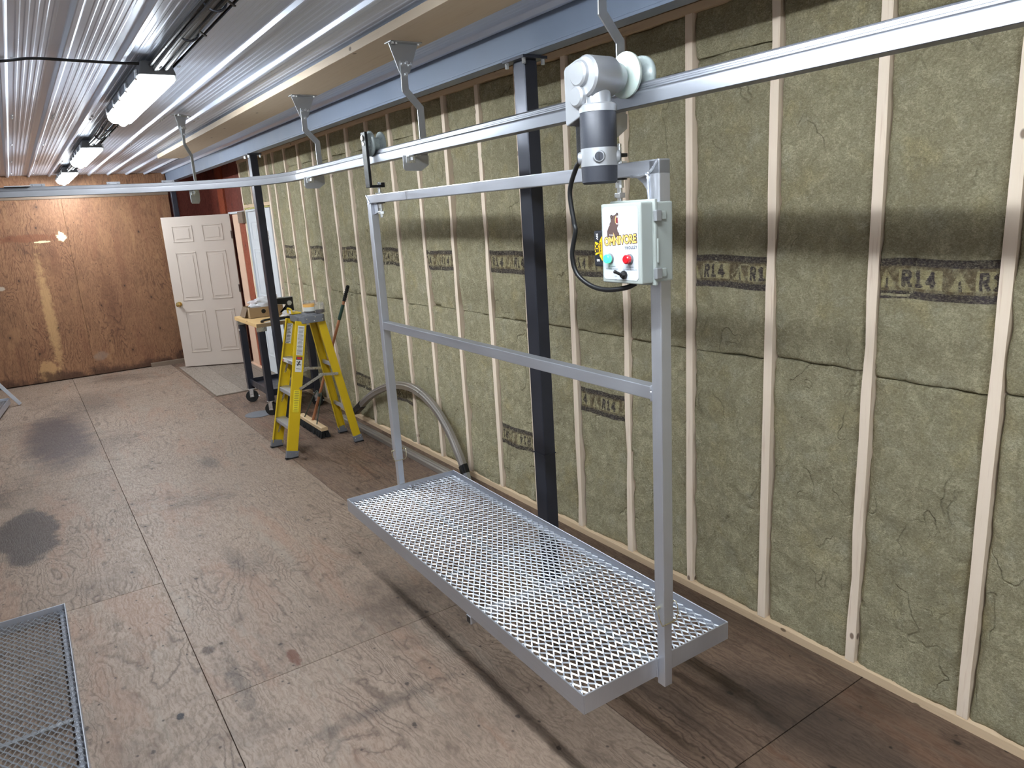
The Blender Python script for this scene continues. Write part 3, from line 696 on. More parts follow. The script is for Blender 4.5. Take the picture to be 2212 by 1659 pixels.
# ------------------------------------------------------------------ overhead rail
def rx(y): return 1.445+.02*(y-.6)
RZ = 2.094
RHALF = [(.0, 0), (.020, 0), (.0225, .0015), (.0225, .030), (.022, .034), (.020, .0375), (.017, .0395), (.0150, .0400), (.0150, .0440), (.0160, .0450), (.0160, .0490), (.0150, .0500), (.0150, .0540), (.013, .0575), (.008, .0595), (0, .060)]
RPROF = RHALF+[(-a, b) for a, b in RHALF[-2:0:-1]]
path = [(rx(y), y, RZ) for y in (-2.8, -1.5, 0, 1.5, 3, 4, 4.5)]
R_ = .90; cx, cy = rx(4.55)-R_, 4.55
path += [(cx+R_*math.cos(a), cy+R_*math.sin(a), RZ) for a in [math.radians(d) for d in range(0, 91, 5)]]
yend = cy+R_
path += [(cx-.4, yend+.01, RZ), (cx-1.2, yend+.03, RZ), (-2.4, yend+.06, RZ)]
ra = empty('overhead_rail', (0, 0, RZ))
MB().sweep(RPROF, [(x, y, 0) for x, y, z in path[:7]]).build('rail_profile', 'rail', ra, smooth=True, ang=.5)
MB().sweep(RPROF, [(x, y, 0) for x, y, z in path[6:]]).build('rail_bend', 'raildull', ra, smooth=True, ang=.5)
for px_, py_ in ((1460, 212),):
    pass
MB().box(.025, .16, yend-.035, yend+.075, .060, .066).build('splice_plate', 'galv', ra, bevel=.002)
for xs in (.20, .62, .95):
    q = MB(); q.box(xs-.04, xs+.04, yend+.03, yend+.036, .02, .078); q.cyl((xs-.025, yend+.026, .070), (xs-.025, yend+.042, .070), .006, 8); q.cyl((xs+.025, yend+.026, .070), (xs+.025, yend+.042, .070), .006, 8)
    q.build('splice_tab', 'raildull', ra, bevel=.002)
tag(ra, 'long silver aluminium trolley rail hung below the ceiling, bending left at the far end', 'rail')

# hangers
def hanger(x, y, label, rz=0, top=ZC-.058, flag='wedge'):
    """x = centre of the rail; local x across the rail"""
    h = empty('rail_hanger', (x, y, RZ), rz); T = top-RZ; th = .005
    fn = lambda a, b, t_: (a, t_, b)
    MB().prism([(-.070, T), (.066, T), (.018, T-.115), (-.018, T-.135), (-.030, T-.115)], fn, .003, .003+th).build('gusset', 'galv', h, bevel=.001)
    MB().box(-.075, .070, -.03, .03, T-.005, T).build('mounting_plate', 'galv', h, bevel=.001)
    c = [(-.010, T-.07), (-.012, T-.185), (.052, T-.255), (.052, -.02)]
    wd = .031; L = []; Rr = []
    for i, p in enumerate(c): L.append((p[0]-wd/2, p[1]-(.006 if i in (1, 2) else 0)*(1 if i == 1 else 1))); Rr.append((p[0]+wd/2, p[1]+(.006 if i in (1, 2) else 0)))
    MB().prism(L+Rr[::-1], fn, -.002, .003).build('strap', 'galv', h, bevel=.0006, seg=1)
    if flag == 'wedge': poly = [(-.055, .012), (-.055, -.052), (-.046, -.062), (.040, -.066), (.060, -.050), (.068, -.02), (.068, .02)]
    else: poly = [(-.05, .012), (-.05, -.075), (-.04, -.085), (.045, -.085), (.062, -.065), (.068, -.02), (.068, .02)]
    if flag == 'wedge': poly = [(-.055, .0), (-.055, -.052), (-.046, -.062), (.028, -.064), (.066, -.040), (.068, .0)]
    MB().prism(poly, fn, -.007, -.002).build('foot_plate', 'galv', h, bevel=.0006, seg=1)
    MB().box(-.042, .0, -.034, -.007, -.006, -.001).box(-.042, 0, -.011, -.007, -.03, -.001).build('angle_clip', 'zinc', h, bevel=.001)
    MB().cyl((-.022, -.022, -.02), (-.022, -.022, .0), .008, 6).build('clip_bolt', 'zinc', h)
    MB().cyl((-.016, -.018, -.018), (-.016, -.002, -.018), .007, 6).build('clip_bolt', 'zinc', h)
    for (a, b) in ((-.018, T-.082), (.002, T-.078), (.020, T-.082), (-.004, T-.122)): MB().cyl((a, -.010, b), (a, .010, b), .007, 6).build('bolt', 'zinc', h)
    for a in (-.06, -.045, .056): MB().cyl((a, -.018, T-.012), (a, -.018, T), .006, 6).build('screw', 'zinc', h)
    return tag(h, label, 'bracket', 'hangers of the overhead rail')
hanger(rx(1.63), 1.63, 'bent flat rail hanger behind the white drive wheel, nearest the viewer')
hanger(rx(2.90), 2.90, 'bent flat rail hanger with triangular top between motor and idler wheel')
hanger(rx(4.25), 4.25, 'bent flat rail hanger left of the idler wheel on the ceiling plank')
hanger(1.08, yend-.06, 'small far rail hanger with rounded foot plate at the bend of the rail', .85, ZC-.022, 'round')

# ------------------------------------------------------------------ hanging frame (local y runs along the rail)
FX, FY, FZR = 1.485, 2.425, .0221*-1
HL, TW = .995, .040
TZ, MZ, JZ = 1.954, 1.328, .575
fr = empty('hanging_frame', (FX, FY, 0), FZR)
h2 = TW/2
MB().box(-h2, h2, -HL-h2, HL+h2, TZ-TW, TZ).build('top_bar', 'alu', fr, bevel=.003)
for s_ in (-1, 1):
    MB().box(-h2, h2, s_*HL-h2, s_*HL+h2, JZ, TZ-TW+.002 if s_ > 0 else TZ-.001).build('leg', 'alu_v', fr, bevel=.003)
MB().box(-h2+.001, h2-.001, -HL+h2, HL-h2, MZ-TW, MZ).build('middle_bar', 'alu', fr, bevel=.003)
# corner gussets with weld beads
g = [(-HL+h2, TZ-TW), (-HL+h2+.07, TZ-TW), (-HL+h2+.04, TZ-TW-.02), (-HL+h2+.015, TZ-TW-.05), (-HL+h2, TZ-TW-.10)]
MB().prism(g, lambda a, b, t_: (t_, a, b), -.004, .004).build('gusset', 'alu', fr, bevel=.001)
g = [(HL-h2, TZ-TW), (HL-h2-.055, TZ-TW), (HL-h2-.05, TZ-TW-.045), (HL-h2, TZ-TW-.055)]
MB().prism(g, lambda a, b, t_: (t_, a, b), -.004, .004).build('gusset', 'alu', fr, bevel=.001)
def bead(pts, nm='weld_bead'):
    mb = MB(); P_ = smoothpath(pts, 8)
    mb.tube([p+Vector((random.uniform(-.001, .001), 0, random.uniform(-.001, .001))) for p in P_], .0042, 7); mb.build(nm, 'alu', fr, smooth=True)
yl = -HL+h2
bead([(-h2, -HL-h2+.004, TZ-.002), (-h2-.001, -HL, TZ-.02), (-h2-.001, yl, TZ-TW+.004)])
bead([(-h2-.001, yl+.07, TZ-TW), (-h2-.001, yl+.03, TZ-TW), (-h2-.001, yl+.004, TZ-TW), (-h2-.001, yl, TZ-TW-.04), (-h2-.002, yl-.004, TZ-TW-.09)])
bead([(-h2, HL+h2, TZ), (-h2-.001, HL, TZ-.02), (-h2-.001, HL-h2, TZ-TW)])
bead([(-h2+.001, -HL+h2+.002, MZ+.001), (-h2, -HL+h2+.002, MZ-TW/2), (-h2+.001, -HL+h2+.002, MZ-TW-.002)])
def hang_bolt(y):
    b = MB().cyl((0, y, TZ-.11), (0, y, TZ+.055), .0075, 12); b.build('hanging_bolt', 'zinc', fr, smooth=True)
    MB().cyl((0, y, TZ-.094), (0, y, TZ-.080), .017, 6).build('nut', 'zinc', fr, bevel=.001)
    MB().cyl((0, y, TZ-.066), (0, y, TZ-TW-.004), .012, 12).build('spacer', 'zinc', fr)
    MB().cyl((0, y, TZ-TW-.004), (0, y, TZ-TW), .022, 16).build('washer', 'blackpaint', fr)
    MB().cyl((0, y, TZ), (0, y, TZ+.006), .022, 16).build('washer', 'zinc', fr)
hang_bolt(-.835); hang_bolt(.89)
MB().box(-.0235, -.0225, .55, .552, TZ-TW+.001, TZ-.001).build('cut_mark', 'ink', fr)
tag(fr, 'welded aluminium tube frame hanging from the rail with two legs and a middle bar', 'frame')

# ------------------------------------------------------------------ platform trays of expanded metal
TL, TWD, RIMH = 1.955, .630, .066
def deck_mesh():
    mb = MB(); sx, sy = .0275, .0440; z = 0
    nx = int((TWD-.012)/sx)+1; ny = int((TL-.012)/sy)+1
    X0, Y0 = -TWD/2+.004, -TL/2+.004; X1, Y1 = TWD/2-.004, TL/2-.004
    up = Vector((0, 0, 1))
    def strand(ax, ay, bx, by, tilt):
        # clip to the tray
        if max(ax, bx) > X1 or min(ax, bx) < X0 or max(ay, by) > Y1 or min(ay, by) < Y0:
            if ax > X1 or bx > X1 or ax < X0 or bx < X0: return
            if ay > Y1 or ay < Y0: return
            t_ = 1.0
            if by > Y1: t_ = (Y1-ay)/(by-ay)
            if by < Y0: t_ = (Y0-ay)/(by-ay)
            bx = ax+(bx-ax)*t_; by = ay+(by-ay)*t_
        a = Vector((ax, ay, .0022 if tilt > 0 else -.0022)); b = Vector((bx, by, -.0022 if tilt > 0 else .0022))
        d = (b-a).normalized(); wdir = Vector((1, 0, .55)); wdir = (wdir-d*wdir.dot(d)).normalized(); nn = d.cross(wdir)
        w_, th = .0049, .0022
        vs = [p+wdir*(w_/2*i)+nn*(th/2*j) for p in (a, b) for i, j in ((-1, -1), (1, -1), (1, 1), (-1, 1))]
        mb.add(vs, [(0, 1, 5, 4), (1, 2, 6, 5), (2, 3, 7, 6), (3, 0, 4, 7)])
    for i in range(nx+1):
        for j in range(ny+1):
            x = X0+i*sx; y = Y0+j*sy
            for dx in (-.5, .5):
                strand(x, y, x+dx*sx, y+.5*sy, 1); strand(x+dx*sx, y+.5*sy, x, y+sy, -1)
    me = bpy.data.meshes.new('mesh_deck'); me.from_pydata(mb.v, [], mb.f); me.materials.append(M['deck']); return me
DECK = deck_mesh()
def tray(loc, rz, label, legs=True):
    """origin at the bottom of the rim"""
    r = empty('platform_tray', loc, rz); th = .005
    for s_ in (-1, 1):
        MB().box(min(s_*TWD/2, s_*(TWD/2-th)), max(s_*TWD/2, s_*(TWD/2-th)), -TL/2, TL/2, 0, RIMH).build('side_rim', 'alu', r, bevel=.0012, seg=1)
        MB().box(-TWD/2+th, TWD/2-th, min(s_*TL/2, s_*(TL/2-th)), max(s_*TL/2, s_*(TL/2-th)), 0, RIMH).build('end_rim', 'alu_v', r, bevel=.0012, seg=1)
        MB().box(min(s_*(TWD/2-th), s_*(TWD/2-.03)), max(s_*(TWD/2-th), s_*(TWD/2-.03)), -TL/2+th, TL/2-th, RIMH-.039, RIMH-.035).build('ledge', 'alu', r)
    o = link('mesh_deck', DECK, None, r); o.location = (0, 0, RIMH-.028); stuff(o)
    MB().box(-.014, .014, -TL/2+th, TL/2-th, RIMH-.044, RIMH-.040).build('long_bar', 'galv', r)
    MB().box(-TWD/2+th, TWD/2-th, -.012, .012, RIMH-.050, RIMH-.046).build('cross_bar', 'galv', r)
    if legs:
        MB().box(-TWD/2-.001, TWD/2-.01, -.30, -.268, -.034, -.002).build('cross_tube', 'alu_v', r, bevel=.002)
        MB().box(-TWD/2-.002, -TWD/2, -.296, -.272, -.031, -.005).build('dark_tube_end', 'blackpaint', r)  # black plate painted in for the dark hollow of the open tube
    if legs:
        for s_ in (-1, 1):
            y = s_*(TL/2+.0165); a = .032
            MB().box(-a/2, a/2, y-a/2, y+a/2, -.022, .24).build('socket_leg', 'alu_v', r, bevel=.002)
            MB().tube(smoothpath([(-a/2-.002, y-s_*a/2, .0), (-a/2-.003, y-s_*a/2, .03), (-a/2-.002, y-s_*a/2, RIMH)], 6), .004, 6).build('weld_bead', 'alu', r, smooth=True)
            # wire lock pin through the telescoping joint
            zc = JZ-.375+.055
            MB().cyl((-.036, y, zc), (.036, y, zc), .0045, 10).build('lock_pin', 'pin', r, smooth=True)
            for e in (-1, 1):
                MB().tube(smoothpath([(e*.034, y, zc+.004), (e*.040, y-.012, zc), (e*.038, y-.020, zc-.03), (e*.030, y-.022, zc-.052)], 6), .0016, 6).build('pin_wire', 'pin', r, smooth=True)
            MB().tube([(-.030, y-.022, zc-.052), (.030, y-.022, zc-.052)], .0018, 6).build('pin_wire', 'pin', r, smooth=True)
    return tag(r, label, 'tray', 'expanded metal platform trays')
tray((FX, FY-.002, .375), FZR, 'large expanded-metal platform tray hanging under the aluminium frame')
tray((-.105-TWD/2, 4.00-TL/2, .002), 0, 'expanded-metal tray lying on the floor in the lower left corner', False)
tray((-.769, 8.919, .03), -.125, 'far expanded-metal tray near the foot of the brown back wall', False)
MB0 = MB().bar((-.245, 9.80, .012), (-.62, 9.86, .62), .036, .036, (0, 1, 0)).build('loose_tube', 'alu_v', bevel=.003)
tag(MB0, 'slanted aluminium tube propped beside the far tray at the left edge', 'tube')
q = MB().box(-.28, .28, -.9, .9, .001, .028).build('support_block', 'oldboard'); q.location = (-.769, 8.919, 0); q.rotation_euler = (0, 0, -.125)
tag(q, 'dark board under the far tray on the floor', 'board')

# ------------------------------------------------------------------ drive unit
DX, DY = 1.335, 1.525
du = empty('drive_unit', (DX, DY, 0))
wz = 2.177; wxr = rx(DY)-DX
mb = MB()
mb.rev((-.045, 0.0, wz-.008), (.075, 0.0, wz-.008), [(0, .046), (.05, .051), (.7, .051), (.85, .040), (1, .036)], 32)
mb.build('gear_housing', 'cast', du, smooth=True)
MB().prism([(.015, 2.075), (.078, 2.055), (.084, 2.06), (.084, 2.195), (.078, 2.203), (.035, 2.214), (-.005, 2.218), (-.005, 2.10)], lambda a, b, t_: (t_, a, b), -.042, .032).build('side_cover', 'cast', du, bevel=.005, seg=3)
MB().rev((-.0, .0, 2.078), (-.0, .0, 2.20), [(0, .044), (.25, .036), (.7, .034), (1, .02)], 24).build('motor_neck', 'cast', du, smooth=True)
MB().prism([(-.02, 2.10), (.03, 2.08), (.075, 2.08), (.075, 2.185), (0, 2.195)], lambda a, b, t_: (t_, a, b), -.036, .03).build('gear_web', 'cast', du, bevel=.006, seg=3)
for (yy, zz, r_) in ((.012, 2.176, .026), (.022, 2.122, .021)):
    MB().rev((-.043, yy, zz), (-.058, yy, zz), [(0, r_+.008), (.7, r_+.006), (1, r_+.001)], 28).build('plug_ring', 'cast', du, smooth=True)
    MB().rev((-.050, yy, zz), (-.0570, yy, zz), [(0, r_-.001), (.8, r_-.001), (1, r_-.003)], 28).build('plug', 'motor', du, smooth=True)
for (yy, zz) in ((.084, 2.19), (.084, 2.13), (.084, 2.075)): MB().cyl((-.035, yy, zz), (.02, yy, zz), .006, 10).build('cover_screw', 'cast', du, smooth=True)
MB().cyl((0, .08, 2.165), (0, .108, 2.165), .006, 8).build('vent_nipple', 'zinc', du, smooth=True)
mo = MB().rev((0, 0, 1.99), (0, 0, 2.083), [(0, .0485), (.97, .0485), (1, .047)], 40).build('motor_body', 'motor', du, smooth=True)
MB().rev((0, 0, 2.081), (0, 0, 2.102), [(0, .0495), (.8, .0495), (1, .045)], 40).build('motor_collar', 'cast', du, smooth=True)
MB().rev((0, 0, 1.945), (0, 0, 1.991), [(0, .0488), (1, .0488)], 40).build('motor_band', 'cast', du, smooth=True)
MB().rev((0, 0, 1.900), (0, 0, 1.946), [(0, .043), (.1, .047), (1, .0482)], 40).build('motor_cap', 'motor', du, smooth=True)
ca = math.atan2(-DY, -DX)
for k in range(4):
    a = ca+k*math.pi/2; d = Vector((math.cos(a), math.sin(a), 0)); c = Vector((0, 0, 1.968))
    br = MB().rev(c+d*.044, c+d*.056, [(0, .017), (.7, .016), (1, .0135)], 24).build('brush_holder', 'cast', du, smooth=True)
    MB().rev(c+d*.050, c+d*.0575, [(0, .0118), (1, .0112)], 20).build('brush_cap', 'motor', br, smooth=True)
    s2 = Vector((-d.y, d.x, 0)); MB().bar(c+d*.0577-Vector((0, 0, .009)), c+d*.0577+Vector((0, 0, .009)), .0022, .0006, s2).build('slot', 'blackpaint', br)
# hanger bar from the gearbox to the frame
MB().bar((.040, .118, 2.075), (.040, .118, 1.970), .034, .012, (0, 1, 0)).box(.034, wxr+.018, .045, .135, 1.972, 1.982).box(.030, .05, .07, .135, 2.062, 2.075).build('hanger_arm', 'blackpaint', du, bevel=.002)
wheel_prof = [(0, .020), (.01, .052), (.08, .058), (.16, .057), (.30, .034), (.36, .0285), (.64, .0285), (.70, .034), (.84, .054), (.92, .055), (.99, .050), (1, .020)]
MB().rev((wxr-.036, 0, wz), (wxr-.004, 0, wz), [(0, .020), (.02, .054), (.18, .059), (.42, .058), (.8, .030), (1, .0245)], 40).build('wheel', 'nylon', du, smooth=True, ang=.9)
MB().rev((wxr-.004, 0, wz), (wxr+.040, 0, wz), [(0, .0245), (.35, .027), (.6, .048), (.7, .052), (.9, .052), (1, .048)], 40).build('wheel_flange', 'nylon2', du, smooth=True, ang=.9)
MB().cyl((.06, 0, wz), (wxr+.05, 0, wz), .012, 16).build('axle', 'zinc', du, smooth=True)
tag(du, 'silver and charcoal geared motor with white wheel riding on the rail', 'motor')

# idler wheel hanger
IY = 3.30; ix = rx(IY)
idl = empty('idler_wheel', (ix, IY, 0)); iz = 2.183
MB().bar((-.052, 0, 2.235), (-.052, 0, 1.985), .014, .048, (1, 0, 0)).bar((-.058, 0, 1.990), (.012, 0, 1.990), .034, .012, (0, 1, 0)).bar((.012, 0, 1.984), (.012, 0, 2.006), .020, .034, (1, 0, 0)).build('hanger_arm', 'blackpaint', idl, bevel=.002)
MB().rev((-.034, 0, iz), (.036, 0, iz), wheel_prof, 36).build('wheel', 'nylon2', idl, smooth=True, ang=.9)
MB().cyl((-.062, 0, iz), (.044, 0, iz), .010, 14).build('axle', 'zinc', idl, smooth=True)
MB().cyl((-.066, 0, iz+.025), (-.059, 0, iz+.025), .013, 6).build('axle_nut', 'zinc', idl, bevel=.001)
MB().rev((-.045, 0, iz), (-.030, 0, iz), [(0, .016), (1, .018)], 18).build('spacer', 'nylon2', idl, smooth=True)
tag(idl, 'grooved white idler wheel on a black steel hanger bar, left on the rail', 'wheel')

# ------------------------------------------------------------------ control box on the near leg
lx, ly = FX-math.sin(FZR)*-HL*-1, FY-HL*math.cos(FZR)
lx = FX+HL*math.sin(FZR); 
BX0, BX1, BY0, BY1, BZ0, BZ1 = 1.333, lx-TW/2-.001, 1.368, 1.527, 1.632, 1.850
cb = empty('control_box', (BX0, (BY0+BY1)/2, BZ0)); hw = (BY1-BY0)/2; dp = BX1-BX0; hh = BZ1-BZ0
MB().box(dp*.46, dp, -hw-.004, hw, .006, hh-.006).build('enclosure', 'whitebox', cb, bevel=.004)
MB().box(dp*.38, dp*.47, -hw-.007, hw+.004, -.002, hh+.002).build('lid_flange', 'whitebox', cb, bevel=.003)
MB().prism([(-hw+.002, .004), (hw-.004, .004), (hw-.004, hh-.004), (-hw+.002, hh-.004)], lambda a, b, t_: (t_, a, b), 0, dp*.40).build('lid', 'whitebox', cb, bevel=.006, seg=3)
pn = []
w2, z0_, z1_ = hw-.012, .014, hh-.012; rr = .010
for (ccx, ccz, a0) in ((w2-rr, z1_-rr, 0), (-w2+rr, z1_-rr, 90), (-w2+rr, z0_+rr, 180), (w2-rr, z0_+rr, 270)):
    for k in range(5): a = math.radians(a0+k*22.5); pn.append((ccx+rr*math.cos(a), ccz+rr*math.sin(a)))
face = MB().prism(pn, lambda a, b, t_: (t_, a, b), -.0012, .002).build('face_label', 'panel', cb)
# printed matter: local u to the right as seen from the room (-y), v up
def pf(off, cu=0., cv=0., rot=0.):
    c_, s2 = math.cos(rot), math.sin(rot)
    return lambda a, b: (-off, -(cu+a*c_-b*s2), cv+a*s2+b*c_)
def poly(mat, pts, off, nm='print'):
    fn = pf(off); mb = MB().add([fn(a, b) for a, b in pts], [tuple(range(len(pts)))]); return mb.build(nm, mat, cb)
rot = .075; tcv = .118
mb = MB(); put_text(mb, 'OMNIVORE', .030, pf(.0016, .000, tcv, rot), .0026, 0, .98, .128); mb.build('brand_outline', 'beardark', cb)
mb = MB(); put_text(mb, 'OMNIVORE', .030, pf(.0020, .000, tcv, rot), .0011, 0, .98, .124); mb.build('brand_lettering', 'orange', cb)
mb = MB(); put_text(mb, 'TROLLEY', .0105, pf(.0018, .041, tcv-.0185, rot), .0002, 0, 1.1); mb.build('brand_lettering', 'steelblue', cb)
# bear emblem
bear = [(-.050, .127), (-.050, .142), (-.044, .153), (-.038, .160), (-.041, .160), (-.035, .168), (-.036, .176), (-.031, .181), (-.026, .183), (-.018, .185), (-.012, .188), (-.005, .186), (-.005, .178), (-.008, .173), (-.006, .166), (-.005, .158), (-.010, .150), (-.008, .142), (-.003, .137), (-.002, .130), (-.020, .124)]
poly('bear', bear, .0014, 'emblem')
for (cu, cv, r_) in ((-.031, .180, .0055), (-.009, .186, .0045)):
    poly('beardark', [(cu+r_*math.cos(k*.5236), cv+r_*math.sin(k*.5236)) for k in range(12)], .0016, 'emblem_ear'); poly('bear', [(cu+r_*.6*math.cos(k*.5236), cv+r_*.6*math.sin(k*.5236)) for k in range(12)], .0018, 'emblem_ear')
poly('tan', [(-.018, .172), (-.015, .181), (-.012, .182), (-.015, .172), (-.013, .161), (-.017, .165)], .0017, 'emblem_muzzle')
poly('mouth', [(-.013, .176), (-.008, .178), (-.006, .170), (-.007, .161), (-.012, .160), (-.015, .168)], .0018, 'emblem_mouth')
poly('white', [(-.011, .182), (-.006, .183), (-.006, .178), (-.010, .177)], .0019, 'emblem_eye'); poly('white', [(-.013, .161), (-.007, .160), (-.007, .163), (-.012, .163)], .0020, 'emblem_teeth')
poly('tan', [(-.026, .140), (-.022, .134), (-.018, .126), (-.024, .128)], .0017, 'emblem_chest')
for k in range(4): poly('white', [(-.040+k*.0042, .135-k*.0004), (-.0385+k*.0042, .135-k*.0004), (-.038+k*.0042, .130), (-.0395+k*.0042, .130)], .0018, 'emblem_claw')
# indicator lamps, switch and small print
for (cu, mt, nm) in ((-.040, 'green', 'green_indicator'), (.036, 'red', 'red_indicator')):
    y = -cu; z = .070
    MB().rev((-.001, y, z), (-.007, y, z), [(0, .0135), (.6, .0135), (1, .012)], 24).build('bezel', 'grayplastic', cb, smooth=True)
    MB().rev((-.006, y, z), (-.019, y, z), [(0, .0118), (.8, .0118), (1, .0095)], 24).build(nm, mt, cb, smooth=True)
y = -.014; z = .028
MB().rev((-.001, y, z), (-.014, y, z), [(0, .0115), (.45, .0115), (.5, .009), (1, .006)], 8).build('toggle_boot', 'rubber', cb, smooth=True)
MB().rev((-.010, y, z), (-.030, y+.010, z+.012), [(0, .004), (.7, .0042), (.9, .005), (1, .003)], 12).build('toggle_lever', 'rubber', cb, smooth=True)
for (cu, cv, tx) in ((-.034, .0475, 'ON: POWER'), (-.034, .041, 'FLASHING: MOVING'), (.036, .0475, 'ON: ERROR'), (.036, .041, 'FLASHING: BATT LOW'), (-.020, .0215, 'ON'), (-.020, .012, 'OFF')):
    mb = MB(); put_text(mb, tx, .0050, pf(.0016, cu, cv+.001, .0), 0, 0, 1.05); mb.build('small_print', 'steelblue', cb)
# latches on the near side
for z in (.030, hh-.040):
    MB().box(dp*.34, dp*.52, -hw-.017, -hw-.004, z-.014, z+.014).build('latch', 'cast', cb, bevel=.002)
    MB().box(dp*.52, dp*.74, -hw-.010, -hw-.003, z-.011, z+.011).build('latch_keeper', 'whitebox', cb, bevel=.002)
MB().box(dp*.44, dp*.50, -hw-.010, -hw-.004, hh*.26, hh*.55).build('lid_tab', 'whitebox', cb, bevel=.003)
tag(cb, 'pale grey control box with bear logo and indicator lights on the near frame leg', 'control box')

# battery pack on the far side of the box
bt = empty('battery_pack', (BX0+.035, BY1+.004, 1.675))
MB().box(.0, .075, .0, .020, .004, .095).build('slide_rail', 'battyellow', bt, bevel=.004)
MB().box(-.012, .078, .016, .052, 0, .100).build('battery_case', 'battblack', bt, bevel=.006)
fn = lambda o_: (lambda a, b: (-o_, .034-a, .050+b))
MB().prism([(.016, .018), (.026, .03), (.026, .07), (.016, .084)], lambda a, b, t_: (t_, a, b), -.0135, -.010).build('color_panel', 'battyellow', bt)
MB().prism([(.028, .038), (.044, .032), (.046, .046), (.046, .060), (.044, .070), (.028, .064)], lambda a, b, t_: (t_, a, b), -.0133, -.010).build('color_panel', 'battyellow', bt)
def rt_fn(o_, cy_, cz_): return lambda a, b: (-o_, cy_-b, cz_-a)
mb = MB(); put_text(mb, 'XR', .020, rt_fn(.0142, .037, .051), .0008); mb.build('battery_lettering', 'battblack', bt)
mb = MB(); put_text(mb, 'DEWALT', .0085, rt_fn(.0142, .0215, .051), .0003); mb.build('battery_lettering', 'battblack', bt)
mb = MB(); put_text(mb, '20V', .011, rt_fn(.0128, .036, .084), .0003); mb.build('battery_lettering', 'white', bt)
mb = MB(); put_text(mb, '5', .015, rt_fn(.0128, .034, .018), .0006); mb.build('battery_lettering', 'white', bt)
tag(bt, 'yellow and black power tool battery plugged into the side of the control box', 'battery')
cpts = [(DX-.02, DY+.055, 1.962), (DX-.012, DY+.085, 1.945), onx(1231, 415, 1.33), onx(1240, 480, 1.335), onx(1243, 500, 1.335), onx(1236, 550, 1.335), onx(1246, 590, 1.34), onx(1275, 616, 1.345), onx(1310, 626, 1.35), (BX0+.02, BY0+.085, BZ0-.01), (BX0+.035, BY0+.06, BZ0+.002)]
tag(MB().tube(smoothpath(cpts, 8), .0068, 12).build('motor_cable', 'cable', smooth=True), 'thick black cable looping from the motor down to the control box', 'cable')

# ------------------------------------------------------------------ step ladder
la = empty('step_ladder', (1.83, 5.81, 0))
def lp(x, y, z): return Vector((x-1.83, y-5.81, z))
TOPZ = 1.09
F0, F1 = 1.55, 1.795; B0, B1 = 2.135, 1.955
def railp(front, near, u):
    x = (F0+(F1-F0)*u) if front else (B0+(B1-B0)*u)
    y = (5.60+.075*u) if near else (6.02-.075*u)
    if not front: y += (.02 if near else -.02)
    return Vector((x, y, TOPZ*u))
def O(v): return v-Vector((1.83, 5.81, 0))
for front in (True, False):
    for near in (True, False):
        p0, p1 = railp(front, near, .035), railp(front, near, .985); wd = .085 if front else .062; s_ = -1 if near else 1
        mb = MB(); mb.bar(O(p0), O(p1), wd, .005, (1, 0, 0))
        a = (p1-p0).normalized(); Wd = (Vector((1, 0, 0))-a*a.x).normalized()
        for e in (-1, 1): mb.bar(O(p0+Wd*e*(wd/2-.002)+Vector((0, -s_*.013, 0))), O(p1+Wd*e*(wd/2-.002)+Vector((0, -s_*.013, 0))), .005, .028, Wd)
        rl = mb.build('front_rail' if front else 'rear_rail', 'yellow', la, bevel=.0015, seg=1)
        q0, q1 = railp(front, near, 0), railp(front, near, .055)
        bo = MB().bar(O(q0+Vector((0, -s_*.008, .004))), O(q1+Vector((0, -s_*.008, 0))), wd+.012, .034, (1, 0, 0)).build('boot', 'grayplastic', la, bevel=.003)
        MB().bar(O(q0+Vector((0, -s_*.008, .0))), O(q0+Vector((0, -s_*.008, .010))), wd+.014, .040, (1, 0, 0)).build('rubber_sole', 'rubber', bo)
        for e in (-1, 1): MB().cyl(O(q1+Wd*e*.022+Vector((0, s_*.008, -.02))), O(q1+Wd*e*.022+Vector((0, s_*.012, -.02))), .005, 8).build('rivet', 'zinc', bo)
for u in (.235, .475, .70):
    a = railp(True, True, u); b = railp(True, False, u)
    mb = MB(); mb.box(a.x-1.83-.038, a.x-1.83+.042, a.y-5.81+.004, b.y-5.81-.004, a.z-.004, a.z)
    mb.box(a.x-1.83-.040, a.x-1.83-.036, a.y-5.81+.004, b.y-5.81-.004, a.z-.032, a.z); mb.box(a.x-1.83+.038, a.x-1.83+.042, a.y-5.81+.004, b.y-5.81-.004, a.z-.032, a.z)
    for k in range(4): mb.box(a.x-1.83-.030+k*.018, a.x-1.83-.024+k*.018, a.y-5.81+.004, b.y-5.81-.004, a.z, a.z+.002)
    mb.build('step', 'alu', la, bevel=.001, seg=1)
    for (p, sgn) in ((a, 1), (b, -1)):
        MB().bar(O(p+Vector((-.02, sgn*.09, -.03))), O(railp(True, sgn > 0, u-.12)+Vector((0, sgn*.012, 0))), .016, .003, (1, 0, 0)).build('step_brace', 'zinc', la)
for u in (.27, .62):
    a = railp(False, True, u); b = railp(False, False, u)
    MB().bar(O(a), O(b), .03, .018, (0, 0, 1)).build('rear_brace', 'alu', la, bevel=.002)
cap = MB().prism([(1.785, 5.675), (1.81, 5.655), (1.965, 5.655), (1.985, 5.675), (1.985, 5.945), (1.965, 5.965), (1.81, 5.965), (1.785, 5.945)], lambda a, b, t_: (a-1.83, b-5.81, t_), 1.055, 1.112).build('top_cap', 'grayplastic', la, bevel=.006)
for k in range(3): MB().box(-.03+k*.05, .005+k*.05, -.11, .11, 1.110, 1.116).build('cap_rib', 'grayplastic', cap, bevel=.002)
for (x, z) in ((1.83, 1.09), (1.90, 1.10), (1.96, 1.075), (1.89, 1.07)): MB().cyl((x-1.83, 5.652-5.81, z), (x-1.83, 5.658-5.81, z), .005, 8).build('rivet', 'zinc', cap)
